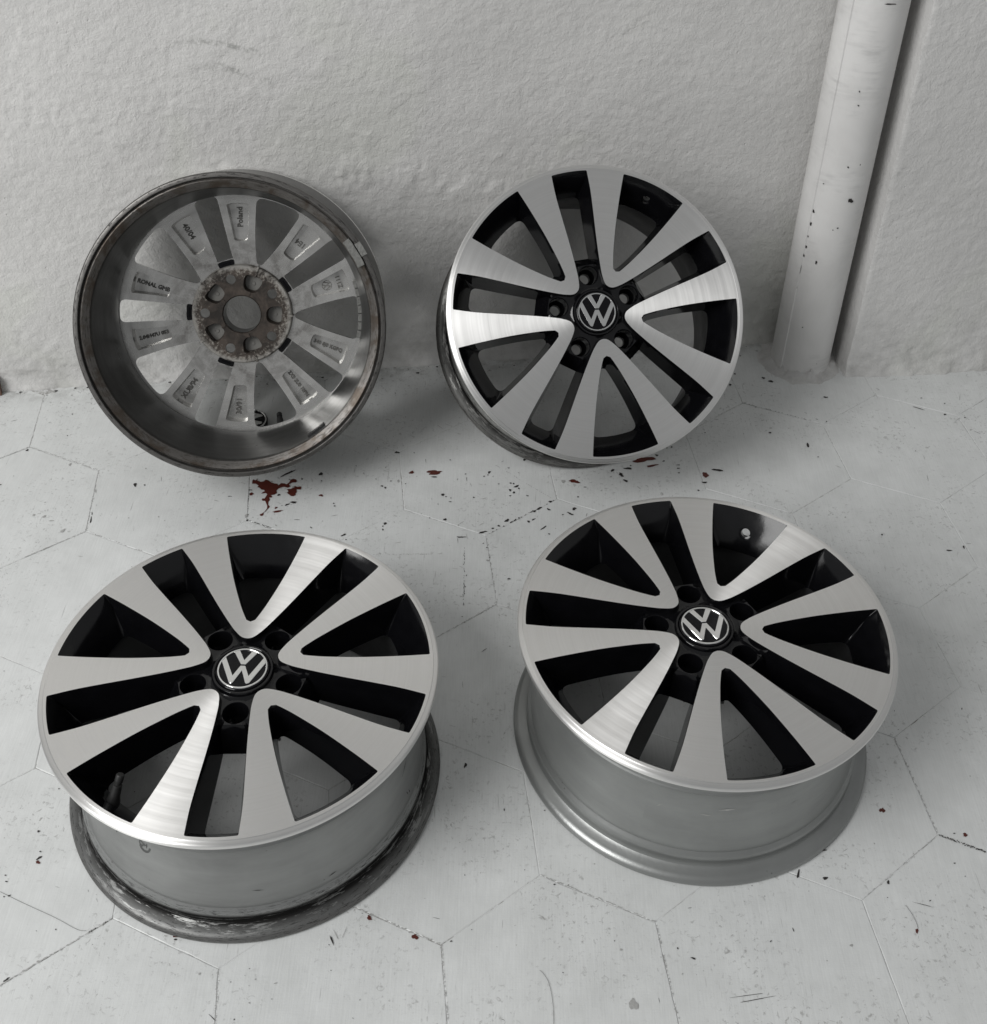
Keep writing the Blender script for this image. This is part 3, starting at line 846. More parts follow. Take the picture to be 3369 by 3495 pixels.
# ---- details on the back of that wheel (viewer angle a -> wheel-local angle)
def dang(a): return DEG(180 - a - rd)
def slot_mesh():
    mb = MB(); pts = []
    rr = [(76.2, -9.0), (85.6, -8.6), (85.6, 8.6), (76.2, 9.0)]
    for r, a in rr: pts.append(np.array((r * math.cos(DEG(a)), r * math.sin(DEG(a)))))
    for _ in range(2):
        o_ = []
        for i in range(4 if len(pts) == 4 else len(pts)):
            p, q = pts[i], pts[(i + 1) % len(pts)]; o_ += [p * 0.85 + q * 0.15, p * 0.15 + q * 0.85]
        pts = o_
    prism(mb, [(p[0] * 1e-3, p[1] * 1e-3) for p in pts], 0, 0.006, 0, 0.0006)
    bar = [(x * 1e-3, y * 1e-3) for x, y in ((79.2, -7), (81.0, -7), (81.0, 7), (79.2, 7))]
    prism(mb, bar, 0.004, 0.0075, 0, 0.0005)
    return mb.mesh('slot_clip', 30)
ME_SLOT = slot_mesh(); ME_SLOT.materials.append(M['cap'])
for k in range(5):
    o = obj('slot_clip', ME_SLOT, None, WD)
    a = S36 + k * 2 * S36
    o.matrix_local = Matrix.Translation((0, 0, Zf(-36.0))) @ Matrix.Rotation(a, 4, 'Z') @ Matrix.Rotation(PI, 4, 'X')

def arc_block(name, r0, r1, a0, a1, z0, z1, mat, parent, n=8, jit=0.0):
    mb = MB()
    A = np.linspace(a0, a1, n)
    cs = []
    for a in A:
        j = rng.normal(0, jit) if jit else 0
        cs.append([mb.vert(((r + j) * math.cos(a), (r + j) * math.sin(a), z)) for r, z in ((r0, z0), (r1, z0), (r1, z1), (r0, z1))])
    for p, q in zip(cs, cs[1:]):
        for i in range(4): mb.face((p[i], p[(i + 1) % 4], q[(i + 1) % 4], q[i]))
    mb.face(cs[0]); mb.face(cs[-1][::-1])
    me = mb.mesh(name, 30)
    o = obj(name, me, [mat], parent)
    return o
arc_block('balance_weight', 0.2005, 0.2108, dang(35.2), dang(23.4), 0.0055, 0.0000, 'lead', WD, 10, 0.00025)
arc_block('balance_weight', 0.2125, 0.2212, dang(32), dang(26.6), 0.0015, -0.0022, 'lead', WD, 6, 0.0002)
for i in range(7):                                   # stick-on weights along the barrel near the spokes
    a0 = 15.5 - i * 4.1
    arc_block('balance_weight', 0.1780, 0.1838, dang(a0), dang(a0 - 3.7), Zf(-56), Zf(-74), 'lead', WD, 4)
for i in range(3):
    a0 = 309 - i * 3.0
    arc_block('balance_weight', 0.1935, 0.1975, dang(a0), dang(a0 - 2.7), Zf(-170), Zf(-156), 'rubber', WD, 4)

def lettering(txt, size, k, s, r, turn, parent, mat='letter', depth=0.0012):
    """cast letters on the floor of an arm pocket (k = V index, s = arm side) of the leaning wheel"""
    cu_ = bpy.data.curves.new('lettering', 'FONT'); cu_.body = txt; cu_.size = size; cu_.extrude = depth; cu_.align_x = 'CENTER'; cu_.align_y = 'CENTER'
    cu_.bevel_depth = 0.0003; cu_.resolution_u = 2
    t = bpy.data.objects.new('lettering_curve', cu_); COL.objects.link(t)
    dg = bpy.context.evaluated_depsgraph_get()
    me = bpy.data.meshes.new_from_object(t.evaluated_get(dg))
    bpy.data.objects.remove(t)
    o = bpy.data.objects.new('lettering', me); COL.objects.link(o)
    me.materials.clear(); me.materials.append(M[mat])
    o.parent = parent
    ang = k * 2 * S36 + s * DEG(20.1)
    # rear side: turn over so that it reads from behind
    o.matrix_local = Matrix.Rotation(ang, 4, 'Z') @ Matrix.Translation((r, 0, Zf(-31.0))) @ Matrix.Rotation(PI, 4, 'X') @ Matrix.Rotation(turn, 4, 'Z')
    return o
def vk(a):
    """arm nearest to viewer angle a (deg) -> (k, s)"""
    phi = (180 - a - rd) % 360
    k = round(phi / 72.0); d = phi - 72 * k
    return k % 5, (1 if d > 0 else -1)
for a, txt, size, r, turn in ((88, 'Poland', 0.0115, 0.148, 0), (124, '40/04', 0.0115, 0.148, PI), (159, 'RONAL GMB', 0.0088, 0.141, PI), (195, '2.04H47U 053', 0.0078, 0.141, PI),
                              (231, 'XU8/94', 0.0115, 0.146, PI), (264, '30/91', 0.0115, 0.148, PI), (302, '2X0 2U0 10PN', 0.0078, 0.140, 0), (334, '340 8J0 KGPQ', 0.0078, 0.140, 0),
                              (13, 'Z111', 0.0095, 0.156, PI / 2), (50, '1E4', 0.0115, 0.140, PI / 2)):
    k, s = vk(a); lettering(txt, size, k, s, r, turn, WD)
k, s = vk(13)
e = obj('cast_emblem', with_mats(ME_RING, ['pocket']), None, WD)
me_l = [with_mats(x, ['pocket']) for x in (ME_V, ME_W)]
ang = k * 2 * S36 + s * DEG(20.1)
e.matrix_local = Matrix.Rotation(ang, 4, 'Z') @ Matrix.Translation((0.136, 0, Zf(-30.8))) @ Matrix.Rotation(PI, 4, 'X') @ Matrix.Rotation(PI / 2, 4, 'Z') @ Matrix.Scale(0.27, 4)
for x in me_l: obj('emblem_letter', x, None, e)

# loose centre cap on the floor behind that wheel
lc = obj('loose_centre_cap', ME_CAP, None); lc.location = (-0.3990, 1.5335, 0.0103); lc.rotation_euler = (0, 0, DEG(97))
emblem(lc)
tag(lc, 'small round black cap with silver emblem lying on the floor behind the rear-facing wheel', 'wheel cap')

# ------------------------------------------------------------------ floor of painted hexagonal tiles
def ray_floor(px, py, z=0.0):
    d = fw + cr * ((px - PW / 2) / FPX) - cu * ((py - PH / 2 - CYO) / FPX)
    t = (z - CAMH) / d.z
    return (d.x * t, d.y * t)

WA = -0.14159; WX = 1.71412
wdir = Vector((math.cos(WA), -math.sin(WA), 0)); wnor = Vector((math.sin(WA), math.cos(WA), 0))   # along the wall / into the wall
def wall_y(x): return (WX - math.sin(WA) * x) / math.cos(WA)

fb = MB()
q = [(-3.2, -2.6), (3.2, -2.6), (3.2, wall_y(3.2) + 0.3), (-3.2, wall_y(-3.2) + 0.3)]
n_ = 4
A = fb.verts([(*p, -0.0009) for p in q]); B = fb.verts([(*p, -0.06) for p in q])
fb.face(A); fb.strip(A, B, 0, True); fb.face(B[::-1])
floor = obj('floor', fb.mesh('floor', 30), ['joint']); floor['kind'] = 'structure'
HS, HT, HO = 0.13582, 0.129567, (-0.58035, 1.14722)
def tile_mesh(i):
    mb = MB(); gap = 0.0003
    def ring(s, z, wob):
        out = []
        for c in range(6):
            a0 = PI / 2 + c * PI / 3; a1 = a0 + PI / 3
            p0 = np.array((math.cos(a0), math.sin(a0))) * s; p1 = np.array((math.cos(a1), math.sin(a1))) * s
            nn = np.array((math.cos((a0 + a1) / 2), math.sin((a0 + a1) / 2)))
            for k in range(10):
                t = k / 10
                out.append((*(p0 * (1 - t) + p1 * t - nn * wob[(c * 10 + k) % 60]), z))
        return out
    w0 = np.abs(rng.normal(0, 0.00022, 60)); w1 = w0 + 0.00035 + np.abs(rng.normal(0, 0.0004, 60))
    s = HS - gap / math.cos(PI / 6) * 0.5
    a = mb.verts(ring(s, -0.0040, w0 * 0)); b = mb.verts(ring(s, -0.0005, w0)); c = mb.verts(ring(s, 0.0, w1))
    mb.strip(a, b, 0, True); mb.strip(b, c, 0, True); mb.face(c)
    return mb.mesh('tile', 12)
TM = [tile_mesh(i) for i in range(6)]
for me in TM: me.materials.append(M['floor'])
ct, st = math.cos(HT), math.sin(HT)
nt = 0
for j in range(-7, 5):
    for i in range(-7, 12):
        u = HS * (math.sqrt(3) * i + math.sqrt(3) / 2 * j); v = HS * 1.5 * j
        x = HO[0] + u * ct - v * st; y = HO[1] + u * st + v * ct
        if y > wall_y(x) + 0.115 or y < 0.15 or abs(x) > 1.25: continue
        if x > 0.66 and y > 1.82: continue
        o = obj('tile', TM[(i * 3 + j * 5) % 6], None, floor)
        o.location = (x, y, -random.uniform(0.0001, 0.0004))
        o.rotation_euler = (random.gauss(0, 0.0011), random.gauss(0, 0.0011), HT + (((i + 2 * j) % 6) * PI / 3))
        nt += 1
# painted floor beyond the built tiles
for nm, q in (('floor_paint', [(-3.2, -2.6), (3.2, -2.6), (3.2, 0.13), (-3.2, 0.13)]),):
    mb = MB(); mb.face(mb.verts([(*p, -0.0012) for p in q])); obj(nm, mb.mesh(nm), ['floor'], floor)

# bare spots where the paint has chipped, all thin patches lying on the tiles
def patch(polypx, mat, z=0.0005, name='paint_chip'):
    pts = [ray_floor(*p) for p in polypx]
    mb = MB(); idx = [p for p in pts]
    cdt_fill(mb, [(idx, True)], lambda x, y: inpoly((x, y), idx), lambda x, y: z)
    if not mb.f: return
    return obj(name, mb.mesh(name), [mat], floor)
def blob(cx, cy, w, h, n=22, rough=0.30, ang=0.0):
    ph = [random.uniform(0, 6.28) for _ in range(5)]
    out = []
    for i in range(n):
        t = 2 * PI * i / n
        k = 1 + rough * (0.5 * math.sin(2 * t + ph[0]) + 0.45 * math.sin(3 * t + ph[1]) + 0.35 * math.sin(5 * t + ph[2]) + 0.25 * math.sin(7 * t + ph[3]))
        x = w / 2 * k * math.cos(t); y = h / 2 * k * math.sin(t)
        out.append((cx + x * math.cos(ang) - y * math.sin(ang), cy + x * math.sin(ang) + y * math.cos(ang)))
    return out
def Z3(x0, y0, s, L): return [(x0 + a / s, y0 + b / s) for a, b in L]
big1 = [(385,430),(400,410),(430,425),(470,405),(465,430),(520,450),(570,440),(600,415),(640,425),(690,460),(740,475),(785,480),(800,510),(850,470),(900,475),(940,490),(985,450),(1000,415),(1045,400),(1085,410),(1105,440),(1085,460),(1030,460),(970,490),(1000,520),(960,545),(900,530),(840,540),(800,560),(770,590),(780,630),(740,655),(680,665),(705,690),(690,705),(655,700),(665,740),(640,775),(640,820),(665,850),(640,880),(600,920),(565,950),(560,985),(530,1003),(500,985),(510,970),(540,960),(580,930),(620,880),(625,840),(605,790),(590,755),(550,755),(535,735),(550,715),(580,720),(600,690),(625,650),(600,630),(530,640),(540,625),(585,600),(575,580),(530,575),(500,545),(465,535),(485,510),(440,480),(380,480)]
big2 = [(945,565),(1000,565),(1060,540),(1065,515),(1110,530),(1175,525),(1165,575),(1095,570),(1100,610),(1080,640),(1085,660),(1050,680),(1010,680),(970,650),(940,625),(965,605)]
patch(Z3(780, 1550, 4.7225, big1), 'maroon'); patch(Z3(780, 1550, 4.7225, big2), 'maroon')
SP = [  # (crop x0, y0, scale, [(x, y, w, h, angle, material)])
 (780, 1550, 4.7225, [(370,645,60,45,0,'maroon'),(1490,668,80,28,.1,'maroon'),(790,925,170,26,-.15,'maroon'),(765,868,55,24,-.6,'maroon'),(945,815,75,24,-.4,'dark'),(1045,780,110,30,.1,'dark'),
   (960,310,230,28,-.45,'dark'),(810,660,50,30,0,'dark'),(290,990,60,45,-.5,'grey'),(1488,322,60,48,0,'dark'),(1500,433,22,20,0,'dark'),(300,1072,36,20,-.4,'dark'),(20,682,60,12,0,'dark'),(355,580,60,14,0,'dark'),
   (1185,403,24,26,0,'dark'),(1695,797,22,22,.5,'dark'),(1710,838,28,20,0,'dark'),(1855,1305,80,24,-.4,'dark'),(1330,1185,40,16,.5,'dark')]),
 (1300, 1500, 2.6986, [(283,305,42,26,0,'maroon'),(490,305,140,38,-.05,'maroon'),(490,346,60,10,0,'dark'),(150,120,42,18,0,'dark'),(640,190,22,6,0,'dark'),(780,320,16,8,0,'dark'),(998,303,30,18,-.4,'dark'),(950,340,14,12,0,'dark'),(985,328,14,9,0,'dark'),
   (1248,433,40,18,-.4,'dark'),(1190,468,24,20,0,'dark'),(1225,490,22,18,0,'dark'),(1270,452,18,12,.6,'dark'),(1195,403,24,10,0,'dark'),(1222,408,14,14,0,'dark'),(1190,520,24,8,0,'dark'),(570,510,34,18,0,'dark'),(600,528,16,8,0,'dark'),(638,575,28,7,0,'dark'),
   (855,535,18,10,.6,'dark'),(1350,520,22,10,.3,'dark'),(590,738,36,16,0,'dark'),(40,775,26,24,-.8,'dark'),(18,800,12,12,0,'dark'),(18,832,14,16,0,'dark'),(10,430,22,14,0,'dark'),(40,445,18,16,0,'dark'),(93,384,18,8,0,'dark'),(160,385,18,24,0,'grey'),
   (740,900,76,12,0,'dark'),(938,855,72,16,-.2,'dark'),(1030,820,26,12,-.4,'dark'),(1085,797,24,14,0,'dark'),(1160,748,46,20,-.3,'dark'),(1415,662,30,16,-.3,'dark'),(1458,637,46,16,-.4,'dark'),(1545,645,32,16,.5,'dark'),(1360,757,26,18,0,'dark'),
   (1405,738,34,10,-.5,'dark'),(1498,815,56,12,-.6,'dark'),(1780,640,34,26,0,'dark'),(1745,685,56,16,.4,'dark'),(1678,388,28,34,0,'grey'),(1780,387,92,30,.1,'maroon'),(1550,872,18,12,0,'dark'),(1180,1285,28,14,0,'dark'),(1560,573,36,14,0,'dark'),
   (1322,188,30,16,-.4,'dark'),(1177,264,16,8,0,'dark'),(1085,411,18,7,0,'dark'),(943,958,10,10,0,'dark'),(976,997,12,10,0,'dark'),(1000,1088,10,10,0,'dark'),(985,1116,30,16,0,'grey'),(1270,722,14,8,0,'dark'),(1815,530,14,14,0,'dark'),(1880,440,24,8,0,'dark'),(1675,694,16,10,0,'dark'),(1240,738,12,10,0,'dark')]),
 (2000, 1050, 3.1483, [(620,1635,210,55,-.12,'maroon'),(710,1700,110,24,-.15,'maroon'),(285,1750,36,28,-.4,'dark'),(450,1730,100,18,0,'dark'),(378,1798,60,28,.6,'dark'),(425,1862,60,18,.4,'dark'),(990,1693,36,8,0,'dark'),(990,1728,28,10,0,'dark'),(1000,1777,22,10,0,'dark'),
   (835,1650,26,14,0,'dark'),(870,1510,16,10,0,'dark'),(920,1500,22,14,0,'dark'),(1282,1800,50,44,.8,'maroon'),(1410,1745,120,14,.15,'dark'),(1280,1345,14,10,0,'dark'),(760,1588,34,20,.4,'dark'),(1600,713,18,18,0,'dark'),(1550,830,24,24,0,'dark'),(1825,1070,20,8,0,'dark'),(480,1700,20,10,0,'dark')]),
 (100, 2500, 2.5187, [(75,1118,38,26,0,'maroon'),(85,1080,64,14,-.5,'dark'),(95,1025,20,10,0,'dark'),(80,850,20,18,0,'dark'),(1257,1755,40,18,0,'maroon'),(1257,1781,24,16,0,'dark'),(255,485,12,10,0,'dark'),(228,1694,10,10,0,'dark'),(1835,1797,12,10,0,'dark'),(325,470,26,22,.4,'dark')]),
 (1200, 2600, 1.5742, [(612,20,16,24,.6,'dark'),(820,258,6,14,0,'dark'),(1037,262,8,6,0,'dark'),(95,840,26,22,.5,'maroon'),(340,942,34,26,0,'maroon'),(1400,519,76,20,.28,'maroon'),(1448,1010,14,14,0,'grey'),(1515,1305,40,70,-.6,'grey'),(1752,1003,7,12,0,'dark'),(930,582,5,5,0,'dark'),(645,903,5,5,0,'dark'),(1413,963,8,5,.5,'dark'),(535,965,12,8,0,'dark'),(1836,1057,24,10,.3,'dark'),(1090,660,10,8,0,'dark'),(608,610,6,5,0,'dark'),(1165,663,6,5,0,'dark')]),
 (2400, 2400, 1.7893, [(1093,655,34,28,0,'maroon'),(1600,805,26,22,0,'maroon'),(1533,796,12,8,0,'dark'),(580,1045,14,50,.2,'dark'),(745,1070,30,18,.2,'dark'),(1130,1095,14,28,-.3,'dark'),(1305,1392,20,26,0,'maroon'),(905,1480,18,18,0,'grey'),(740,899,30,9,-.2,'dark'),(1386,1207,14,6,-.6,'dark'),(413,1455,12,8,-.8,'dark'),(1535,978,12,8,0,'dark'),(1600,1058,6,6,0,'dark'),(298,1116,6,5,0,'dark'),(275,1785,190,3.5,-.13,'dark'),(325,1810,215,4,-.18,'dark'),(1345,1232,115,3,.26,'dark'),(550,1385,6,24,-.4,'dark')]),
 (2300, 1200, 1.7671, [(580,490,18,8,0,'dark'),(808,565,14,28,-.5,'dark'),(915,276,26,8,0,'dark'),(190,745,34,30,.5,'maroon'),(265,716,70,10,.15,'dark'),(28,685,18,5,0,'dark'),(28,705,16,6,0,'dark'),(30,732,12,6,0,'dark'),(185,790,36,8,0,'dark'),(148,838,14,8,0,'dark'),(1255,1105,8,12,-.6,'dark'),(1635,380,18,7,0,'dark'),(1755,398,10,6,0,'dark'),(1492,281,7,6,0,'dark'),(1633,314,8,6,0,'dark'),(870,636,8,6,0,'dark'),(920,422,8,6,0,'dark'),(585,180,34,10,.3,'dark'),(540,160,26,8,.3,'dark'),(1475,342,64,4,.3,'dark'),(1748,1180,10,20,-.5,'dark'),(1660,1200,40,6,0,'dark')]),
 (0, 2800, 1.5742, [(207,60,12,12,0,'dark'),(30,296,12,6,0,'dark'),(35,330,14,7,0,'dark'),(50,405,18,7,-.3,'dark'),(22,411,10,6,0,'dark'),(300,587,7,7,0,'dark'),(1073,825,12,14,.5,'grey'),(1480,876,16,7,-.3,'grey'),(35,857,36,10,-.6,'dark'),(1783,645,60,7,1.2,'dark'),(1805,615,70,3,1.1,'grey'),(1850,605,60,3,-1.2,'grey'),(890,622,16,6,.3,'grey'),(1140,1060,60,3,.8,'dark')]),
 (0, 1100, 2.45, [(1130,1360,22,36,.3,'dark'),(605,769,14,7,0,'dark'),(585,1190,16,30,.5,'grey'),(228,1070,24,14,-.2,'dark'),(800,1413,12,26,0,'grey'),(430,1660,44,9,0,'grey'),(525,1745,50,16,-.5,'grey'),(0,1360,26,10,0,'dark'),(770,1600,8,22,0,'dark'),(760,1655,10,60,.15,'dark'),(1210,1362,14,12,0,'dark'),(370,1625,40,12,-.5,'grey'),(285,1612,20,16,0,'grey')]),
]
nchip = 0
for x0, y0, s, L in SP:
    for (x, y, w, h, a, mt) in L:
        patch(blob(x0 + x / s, y0 + y / s, w / s, h / s, 20 if w / s > 12 else 10, 0.34, a), mt, 0.0004 + 0.0002 * random.random()); nchip += 1
# countless tiny specks and nicks, one piece
mb = MB()
for _ in range(700):
    px, py = random.uniform(-40, 3420), random.uniform(1250, 3520)
    if random.random() < 0.3:
        px = random.gauss(1250, 420); py = random.gauss(1780, 170)
        if py < 1320: continue
    kind = random.random(); w = abs(random.gauss(0, 2.0)) + 1.6
    if kind < 0.72: poly = blob(px, py, w, w * random.uniform(0.45, 1.0), 7, 0.35, random.uniform(0, 3))
    else:
        L_ = random.uniform(6, 26); poly = blob(px, py, L_, random.uniform(0.8, 1.6), 8, 0.25, random.choice((0.05, 1.45, -0.5, 0.4)) + random.gauss(0, 0.2))
    pts = [ray_floor(*p) for p in poly]
    if any(p[1] > wall_y(p[0]) - 0.004 for p in pts): continue
    mb.face(mb.verts([(*p, 0.0003) for p in pts]), 0 if random.random() < 0.25 else 1)
for _ in range(150):
    x = random.uniform(-0.85, 0.52); y = wall_y(x) - 0.006 - abs(random.gauss(0, 0.012))
    w = random.uniform(0.0008, 0.0032); n = 7; ph = random.random() * 6
    mb.face(mb.verts([(x + w * math.cos(2 * PI * i / n) * random.uniform(.5, 1.2), y + w * 0.8 * math.sin(2 * PI * i / n) * random.uniform(.5, 1.2), 0.0004) for i in range(n)]), 0 if random.random() < 0.5 else 1)
sp_o = obj('paint_specks', mb.mesh('paint_specks'), ['dark', 'grey'], floor); sp_o['kind'] = 'stuff'
# worn dark stretches along some tile joints
def crack(pts, w, mat='dark', gaps=0.35, world_pts=False):
    mb = MB(); P = resample(pts if world_pts else [ray_floor(*p) for p in pts], 60)
    for i in range(59):
        if random.random() < gaps: continue
        p, q = P[i], P[i + 1]; d = (q - p) / (np.linalg.norm(q - p) + 1e-9); nn = np.array((-d[1], d[0]))
        w_ = w * 0.75
        a, b = (abs(random.gauss(w_, w_ * 0.5)) for _ in range(2)); j = nn * random.gauss(0, 0.0005)
        mb.face(mb.verts([(*(p - nn * a / 2 + j), 0.0006), (*(q - nn * b / 2 + j), 0.0006), (*(q + nn * b / 2 + j), 0.0006), (*(p + nn * a / 2 + j), 0.0006)]))
    return obj('joint_crack', mb.mesh('joint_crack'), [mat], floor)
def hexv(p):
    """tile corner nearest to a point, and its three neighbours"""
    best = None
    for j in range(-8, 6):
        for i in range(-8, 13):
            for off in (1, -1):
                u = HS * (math.sqrt(3) * i + math.sqrt(3) / 2 * j); v = HS * (1.5 * j + off)
                q = np.array((HO[0] + u * ct - v * st, HO[1] + u * st + v * ct))
                d = np.linalg.norm(q - p)
                if best is None or d < best[0]: best = (d, q, off)
    _, q, off = best
    nb = [q + HS * np.array((-math.sin(HT + a), math.cos(HT + a))) for a in ((0, 2 * PI / 3, -2 * PI / 3) if off > 0 else (PI, PI / 3, -PI / 3))]
    return q, nb
def joint(a, b, w, mat, gaps):
    a = np.array(ray_floor(*a)); b = np.array(ray_floor(*b))
    q, nb = hexv(a); d = (b - a) / np.linalg.norm(b - a)
    e = max(nb, key=lambda n: float((n - q) @ d)); f = min(1.0, float(np.linalg.norm(b - a)) / HS)
    crack([tuple(q), tuple(q + (e - q) * f)], w, mat, gaps, True)
for a, b, w, mt, g in (((109, 1527), (346, 1598), .0011, 'grey', .15), ((109, 1527), (0, 1571), .0012, 'grey', .2), ((109, 1527), (150, 1345), .0009, 'grey', .5), ((346, 1598), (308, 1813), .0011, 'grey', .4),
        ((308, 1813), (95, 1902), .0012, 'grey', .2), ((308, 1813), (500, 1880), .0011, 'grey', .4), ((1636, 1826), (1880, 1712), .0014, 'dark', .55), ((1636, 1826), (1681, 2066), .0009, 'grey', .5),
        ((1681, 2066), (1480, 2180), .0011, 'grey', .35), ((845, 1776), (925, 1806), .0014, 'dark', .4), ((845, 1776), (846, 1660), .0009, 'dark', .5), ((413, 3111), (0, 3360), .0012, 'grey', .35),
        ((413, 3111), (330, 3160), .0014, 'dark', .6), ((762, 3290), (760, 3495), .0010, 'grey', .3), ((1505, 3235), (1200, 3105), .0012, 'grey', .25), ((1505, 3235), (1535, 3495), .0011, 'grey', .35),
        ((2242, 3162), (1848, 3000), .0012, 'grey', .25), ((2242, 3162), (2320, 3495), .0010, 'grey', .35), ((3205, 2875), (3369, 2935), .0016, 'dark', .1), ((3205, 2875), (3060, 2540), .0010, 'grey', .3),
        ((3205, 2875), (2960, 3080), .0006, 'grey', .6), ((2501, 1373), (2720, 1425), .0010, 'dark', .5), ((2501, 1373), (2400, 1415), .0009, 'grey', .3)):
    joint(a, b, w, mt, g)
crack([(1685, 1585), (1880, 1700)], 0.0008, 'grey', .5); crack([(1585, 1860), (1583, 2070)], 0.0008, 'dark', .5); crack([(1270, 1895), (1510, 1890)], 0.0008, 'grey', .5)

# strands of hair lying on the floor
def strand(pts, label):
    cu_ = bpy.data.curves.new('hair_strand', 'CURVE'); cu_.dimensions = '3D'; cu_.bevel_depth = 0.00016; cu_.bevel_resolution = 1; cu_.resolution_u = 6
    sp = cu_.splines.new('NURBS'); sp.points.add(len(pts) - 1); sp.use_endpoint_u = True; sp.order_u = 4
    for i, p in enumerate(pts):
        x, y = ray_floor(*p); sp.points[i].co = (x, y, 0.0007, 1)
    t = bpy.data.objects.new('hair_strand_curve', cu_); COL.objects.link(t)
    me = bpy.data.meshes.new_from_object(t.evaluated_get(bpy.context.evaluated_depsgraph_get()))
    bpy.data.objects.remove(t)
    o = obj('hair_strand', me, ['hair']); tag(o, label, 'hair', 'stray hairs on the floor'); return o
strand([(0, 3044), (90, 3090), (190, 3130), (255, 3172), (280, 3180), (295, 3177)], 'thin hair on the floor at the far left below the front left wheel')
strand([(1842, 3312), (1870, 3335), (1883, 3390), (1890, 3440), (1890, 3500)], 'thin curved hair on the floor at the bottom middle')
strand([(3090, 3090), (3115, 3120), (3130, 3150), (3133, 3170)], 'short curved hair on the floor at lower right')

# ------------------------------------------------------------------ walls
def vnoise(P, seed):
    """numpy value noise, P (...,2)"""
    P = np.asarray(P); i = np.floor(P).astype(np.int64); f = P - i; f = f * f * (3 - 2 * f)
    def h(a, b):
        n = (a * 374761393 + b * 668265263 + seed * 974711) & 0x7fffffff
        n = ((n ^ (n >> 13)) * 1274126177) & 0x7fffffff
        return ((n ^ (n >> 16)) & 0xffff) / 65535.0
    x, y = i[..., 0], i[..., 1]
    return (h(x, y) * (1 - f[..., 0]) + h(x + 1, y) * f[..., 0]) * (1 - f[..., 1]) + (h(x, y + 1) * (1 - f[..., 0]) + h(x + 1, y + 1) * f[..., 0]) * f[..., 1]
def ray_wall(px, py):
    d = fw + cr * ((px - PW / 2) / FPX) - cu * ((py - PH / 2 - CYO) / FPX)
    o = Vector((0, 0, CAMH)); t = (WX - o.dot(wnor)) / d.dot(wnor); p = o + d * t - Vector((0, wall_y(0), 0))
    return p.dot(wdir), p.z
FLAKES = [(*ray_wall(x, y), a, b) for x, y, a, b in ((1600, 640, .085, .028), (1400, 600, .05, .035), (1200, 600, .05, .04), (770, 590, .05, .03), (1230, 470, .03, .03), (420, 480, .04, .02), (2630, 1090, .04, .05))]
def relief(U, V, seed):
    h = 0
    for sc, amp in ((5, 2.2), (13, 1.2), (38, 0.75), (85, 0.75), (150, 0.5)):
        h = h + amp * (vnoise(np.stack([U * sc + V * sc * 0.35 + seed, V * sc * 1.15 - U * sc * 0.2], -1), seed + int(sc)) - 0.5)
    # trowel ridges and thick brush drags, in patches
    wu = U + 0.02 * vnoise(np.stack([U * 14, V * 14], -1), seed + 40); wv = V + 0.02 * vnoise(np.stack([U * 14 + 7, V * 14], -1), seed + 41)
    for sc, amp, k, pat in ((34, 0.6, 2.6, 4.0), (60, 0.65, 2.2, 6.0)):
        n = vnoise(np.stack([wu * sc - wv * sc * 0.4, (wv * sc + wu * sc * 0.45) * k], -1), seed + 50 + sc)
        rid = np.clip(1 - np.abs(2 * n - 1) * 2.2, 0, 1)
        m = np.clip((vnoise(np.stack([U * pat + 3, V * pat], -1), seed + 60 + sc) - 0.38) * 4, 0, 1)
        h = h + amp * rid * m
    foot = np.clip(1 - V / 0.035, 0, 1)
    h = h + foot ** 2 * (2.0 + 6.0 * vnoise(np.stack([U * 30, V * 30], -1), seed + 9) + 5.0 * vnoise(np.stack([U * 95, V * 95], -1), seed + 10))
    if seed == 3:
        for (cu0, cv0, su, sv) in FLAKES:
            m = np.exp(-(((U - cu0) / su) ** 2 + ((V - cv0) / sv) ** 2) * 1.5)
            q = vnoise(np.stack([U * 48 + 11, V * 62], -1), 91) * 0.6 + vnoise(np.stack([U * 110, V * 120], -1), 92) * 0.4
            h = h + 1.6 * np.clip((q + 0.35 * m - 0.62) * 14, 0, 1) * np.clip(m * 2.2 - 0.4, 0, 1)
    low = np.clip(1 - V / 0.22, 0, 1)
    h = h + low * 2.4 * (vnoise(np.stack([U * 70, V * 80], -1), seed + 12) - 0.5)
    return h * 1e-3
